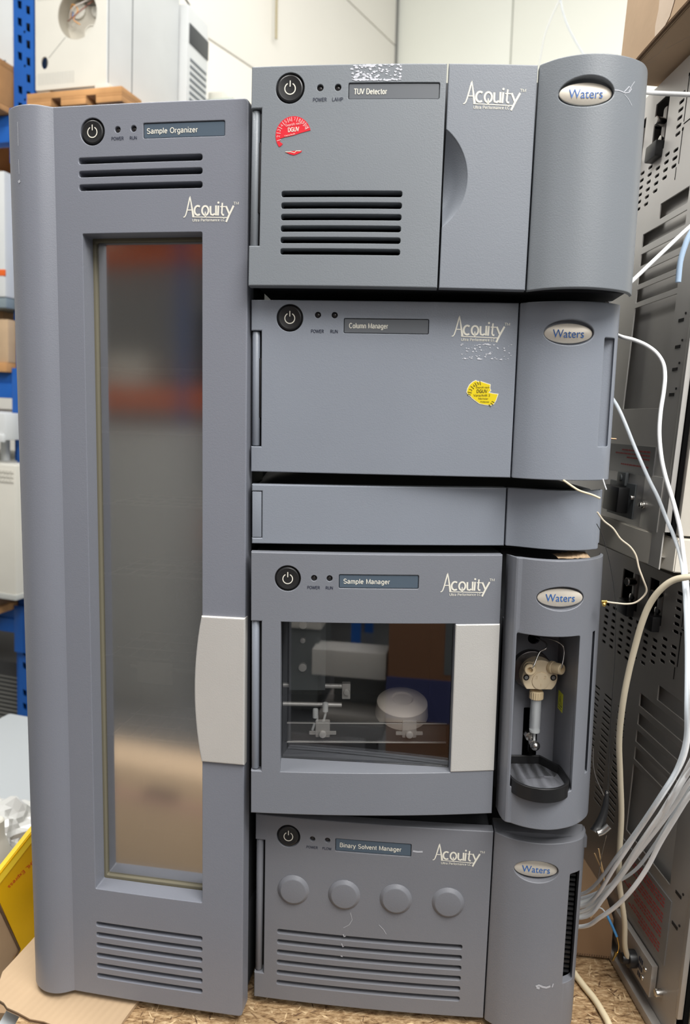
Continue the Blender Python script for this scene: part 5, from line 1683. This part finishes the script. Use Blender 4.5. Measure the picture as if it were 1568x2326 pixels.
mbox('panel_rib', 26.1, 26.35, 13.0, 13.2, 0, HH, 'grey', t_)
mbox('panel_rib', 26.1, 26.3, .3, .5, 0, HH, 'grey', t_)
mbox('base_rail', 22, 27.0, -.4, 43, -2.4, .3, 'white_w', t_, .2)
mbox('base_rail', 0, 5.0, .6, 43, -2.4, .1, 'white_w', t_, .2)
mbox('front_housing', 12, 29.4, 42.5, 58, -2.5, 44, 'white', t_, .8)
mbox('display_band', 29.3, 29.7, 43.5, 57.5, 31.5, 38.0, mat('display_dark', (.05, .055, .06), .4), t_, .1)
for k in range(8):
    mbox('button_row', 29.35, 29.6, 44.5, 56.5, 26 - k * 2.2, 26.9 - k * 2.2, mat('key_dark', (.16, .18, .2), .5) if k == 0 else bpy.data.materials['key_dark'], t_, .05)
mbox('cover', 0, 25.6, .5, 42, HH - .3, HH, 'white', t_)
mtube('loose_cable', [(26.5, 20, 46), (27.2, 27, 47.5), (27.5, 36, 47.3), (28.5, 45, 44.5)], .3, 'black', t_, 6)
# small white box beyond the oven
t_ = kthing('small_box', 'small pale box beyond the right end of the white oven', 'box', 34.5, 60, -3.0)
mbox('housing', 0, 12.5, 0, 19, 0, 26.3, mat('pale_green_grey', (.50, .55, .50), .5), t_, .8)
mbox('lid', 1, 7.5, 2, 12, 26.2, 29.4, 'white_w', t_, .5)
# second bay, downwards
t_ = kthing('white_cabinet', 'white cabinet with an orange stripe at the left edge, below the top shelf', 'cabinet', -62, -4, -63.3)
mbox('housing', 0, 61.2, 0, 50, 3.3, 42.5, 'white', t_, .8)
mbox('stripe', .5, 61.25, -.15, .3, 10.0, 12.0, 'orange', t_, .1)
mbox('stripe_tan', .5, 61.0, -.1, .2, 10.5, 12.0, 'wood', t_)
mbox('base', 0, 61.0, .5, 50, 0, 3.3, mat('blue_grey', (.22, .27, .30), .5), t_, .3)
t_ = kthing('cardboard_box', 'small cardboard box on the middle shelf at the left edge, below the white cabinet', 'box', -60, -3, -80.9)
mbox('carton', 0, 59.2, 0, 45, 0, 14, 'card_lt', t_, .4)
mbox('carton_top', 10, 50, 8, 40, 14, 17.6, 'card', t_, .3)
t_ = kthing('wooden_board', 'wooden board on the blue beam below the small cardboard box', 'board', -62, -4, -84)
mbox('board', 0, 61.2, 0, 50, 0, 3.1, 'wood', t_, .3)
t_ = kthing('flat_machine', 'flat white machine at the left edge, below the middle blue beam', 'machine', -60, -3, -113.6)
mbox('housing', 0, 59.2, 0, 45, 7.4, 16.5, 'white', t_, .5)
mbox('front_bezel', 0, 64.5, -8, .5, 7.6, 16.3, 'white', t_, .5)
mbox('front_lip', 0, 64.6, -9.0, -7.5, 7.0, 9.4, 'white', t_, .4)
for x_ in (3, 55):
    bm = bmesh.new()
    cyl(bm, (x_, 3, 0), (0, 0, 1), 1.5, 7.2, 16, .2)
    finish(bm, 'foot', 'white', t_, 30)
t_ = kthing('perforated_cabinet', 'white cabinet with rows of small knobs along its top, at the left edge', 'cabinet', -58, -7, -157.8)
mbox('housing', 0, 57.2, 4, 48, 1.5, 44.2, 'white_w', t_, .6)
mbox('front_housing', 0, 68.2, -6, 4.5, 1.5, 44.2, 'white_w', t_, .6)
bm = bmesh.new()
for k in range(12):
    for j in range(3):
        box(bm, 67.6 - k * 1.35 - 1.1, 67.6 - k * 1.35, -6.35, -6, 38.5 + j * 1.5, 39.6 + j * 1.5, .2)
o = finish(bm, 'knob_rows', 'white_w', t_, 20)
mbox('base_lip', -.2, 68.4, -6.4, 4.6, 0, 1.8, mat('lip_grey', (.45, .46, .44), .5), t_, .2)
t_ = kthing('wooden_crate', 'brown wooden block under the perforated white cabinet', 'crate', -58, -4, -165)
mbox('block', 0, 56, -7, 50, 2.0, 7.2, mat('brown_wood', (.26, .16, .09), .8, 0, .4, 60, .2, 7), t_, .3)
mbox('plank', 0, 57.3, -8, 50, 0, 2.4, 'wood', t_, .3)
# dark bin with mesh beneath
t_ = kthing('dark_bin', 'dark plastic bin standing under the lowest blue beam', 'bin', -62, 8, -240.5)
mbox('bin_wall', 0, 58, 0, 45, 0, 52, mat('bin_dark', (.05, .05, .05), .6), t_, 1.0)
bm = bmesh.new()
for k in range(26):
    box(bm, 30, 57, -.3, 0, 6 + k * 1.6, 6.5 + k * 1.6)
finish(bm, 'bin_rib', mat('rib_grey', (.22, .22, .2), .6), t_, 0)

# white lidded bin, jar and crumpled bag behind the left edge
def wthing(name, label, cat, x, y, z=FLOOR, yaw=0, group=None):
    return thing(name, label, cat, W(x, y, z), rot(yaw), group)
t_ = wthing('lidded_bin', 'white plastic bin with a flat lid at the left edge', 'bin', -98, 150, FLOOR - 0, -18)
mbox('lid', -1, 40, -3, 38, 63, 66.2, mat('lid_white', (.45, .48, .50), .5), t_, .8)
mbox('rim', -1.6, 40.6, -3.6, 38.6, 60, 63.2, mat('rim_grey', (.34, .38, .40), .4), t_, .5)
mbox('bin_body', 0, 39, -2, 37, 0, 60.5, mat('milky_plastic', (.26, .26, .23), .4), t_, 1.5)
bm = bmesh.new()
bmesh.ops.create_icosphere(bm, subdivisions=4, radius=1)
rn = random.Random(3)
from mathutils import noise
for v_ in bm.verts:
    q_ = v_.co.copy()
    d = noise.noise(q_ * 2.2) * .28 + noise.noise(q_ * 6) * .14 + noise.noise(q_ * 13) * .06
    v_.co = Vector((q_.x * 10, q_.y * 7, q_.z * 6.5)) * (1 + d)
bg = finish(bm, 'plastic_bag', mat('bag_film', (.62, .62, .60), .18, spec=.8), None, 0)
bg.location = W(-62, 121, -74)
tag(bg, 'crumpled clear plastic bag in front of the white bin', 'bag')
t_ = wthing('jar', 'white jar with a red band standing in front of the crumpled plastic bag', 'jar', -51.3, 104, FLOOR + 63.1)
bm = bmesh.new()
lathe(bm, (0, 0, 0), (0, 0, 1), [(0, 1.9), (.4, 2.1), (15.5, 2.1), (18, 1.4), (18.6, 1.2), (21, 1.2), (21.2, 1.0)], 32)
finish(bm, 'jar_body', 'white_w', t_, 40)
bm = bmesh.new()
lathe(bm, (0, 0, 13.5), (0, 0, 1), [(0, 2.16), (1.2, 2.16)], 32, cap=False)
finish(bm, 'red_band', 'red', t_, 40)
# conduit fitting on the left wall and two thin cables hanging before the right wall
t_ = thing('wall_bracket', 'small pale bracket with a thin pipe on the cream wall', 'bracket', wl.matrix_world @ Vector((-2.05, -.03, 3.62)), rot(59))
mbox('bracket_box', -4, 4, -3, 3, -6, 6, 'white_w', t_, .8)
mbox('bracket_arm', -7, -4, -3, -1, -8, 8, 'white_w', t_, .5)
mtube('pipe', [(-5, -2, -6), (-5, -2, -70)], .9, 'seam', t_, 8, 1)
cable('wallc1', 'hanging_cable', 'left one of two thin cables hanging before the pale green wall', 'cable', .22, 'white')
cable('wallc2', 'hanging_cable', 'right one of two thin cables hanging before the pale green wall', 'cable', .28, 'tube_c')

# ================================================================== THE HALL BEHIND THE PHOTOGRAPHER (seen mirrored in the two windows)
bw_ = mbox('wall_back', -700, 900, -520, -500, FLOOR, 420, mat('hall_wall', (.34, .33, .31), .8), None)
bw_.location.z = CAMZ
bw_['kind'] = 'structure'
def gthing(name, label, cat, x, y, z=FLOOR, yaw=0, group=None):
    return thing(name, label, cat, W(x, y, z), rot(yaw), group)
t_ = gthing('orange_rack', 'grey rack with orange beams mirrored in the long cabinet window', 'rack', -420, -360)
for x_ in (0, 180, 360):
    for y_ in (0, 58):
        mbox('post', x_, x_ + 6, y_, y_ + 2, 0, 330, 'blue', t_)
for zb in (60, 147, 242):
    for xa in (6, 186):
        mbox('beam', xa, xa + 174, 56, 62, zb, zb + 15, 'orange', t_, .5)
        mbox('shelf', xa, xa + 174, 2, 56, zb + 11, zb + 14, 'wood', t_)
rn = random.Random(21)
k = 0
for zb in (75, 162, 257):
    cnt = 0
    xx = 14
    while xx < 330:
        wd_ = rn.uniform(22, 55)
        hh = rn.uniform(18, 52)
        if xx < 180 < xx + wd_ + 4:
            xx = 190
        nth = ('first', 'second', 'third', 'fourth', 'fifth', 'sixth', 'seventh', 'eighth', 'ninth', 'tenth')[cnt]
        lev = {75: 'lowest', 162: 'middle', 257: 'top'}[zb]
        cn = ('white', 'dark grey', 'brown', 'cream', 'black', 'metallic')[k % 6]
        b_ = gthing('stored_box', '%s box on the %s shelf of the orange rack, %s from the left post' % (cn, lev, nth), 'box', -420 + xx, -350, FLOOR + zb, 0, 'things stored on the orange rack')
        mbox('housing', 0, wd_, 0, 44, 0, hh, ('white', 'grey', 'card', 'white_w', 'body', 'galv_in')[k % 6], b_, .6)
        cnt += 1
        xx += wd_ + rn.uniform(3, 14)
        k += 1
t_ = gthing('grey_locker', 'pale grey cabinet mirrored in the left half of the long window', 'cabinet', -232, -165)
mbox('housing', 0, 68, -40, 0, 0, 138, mat('locker_grey', (.30, .30, .29), .5), t_, .6)
mbox('locker_door', 2, 66, 0, 1.5, 6, 134, mat('locker_door_grey', (.34, .34, .33), .5), t_, .4)
t_ = gthing('packing_case', 'large cardboard case mirrored at the bottom of the long window', 'box', -200, -45)
mbox('carton', 0, 128, -14, 0, 0, 39, mat('card_bright', (.80, .58, .38), .8), t_, .4)
mbox('tape_band', 0, 128, -.2, .3, 28.5, 30, 'pink', t_)
for k in range(5):
    mbox('dark_print', 4 + k * 24, 16 + k * 24, -.2, .35, 30.5, 33, 'ink_dark', t_)
t_ = gthing('tall_carton', 'tall brown carton mirrored in the right half of the square window', 'box', -13, -88)
mbox('carton', 0, 34, -36, 0, 0, 92, mat('carton_brown', (.15, .07, .035), .8), t_, .4)
mbox('shipping_label', 18, 22, 0, .2, 66, 84, 'grey', t_)
mbox('blue_cloth', -.3, 26, 0, .4, 50, 64, mat('blue_cloth', (.035, .04, .12), .8), t_)
t_ = gthing('dark_bench', 'dark bench mirrored in the square window', 'bench', -74, -110)
mbox('top', 0, 60, -60, 22, 42, 46, 'body', t_, .5)
for x_, y_ in ((2, -56), (54, -56), (2, 16), (54, 16)):
    mbox('leg', x_, x_ + 4, y_, y_ + 4, 0, 42.2, 'body', t_)
t_ = gthing('tray', 'white tray of parts mirrored in the middle of the square window', 'tray', -36, -100, FLOOR + 46)
mbox('tray_body', 0, 22, -14, 10, 0, 3, 'galv_in', t_, .4)
mbox('tray_back', -3, 22, -2, 8, 15, 24, 'galv', t_, .4)
mbox('tray_post', 3, 22, -2, -1, 3, 15.2, 'grey', t_, .3)
t_ = gthing('white_device', 'white device mirrored in the upper left of the square window', 'machine', -62, -106, FLOOR + 46)
mbox('housing', 0, 24, -14, 8, 0, 32, 'grey', t_, .6)
mbox('lid', 0, 25, -14, 9, 29, 34, 'galv', t_, .6)
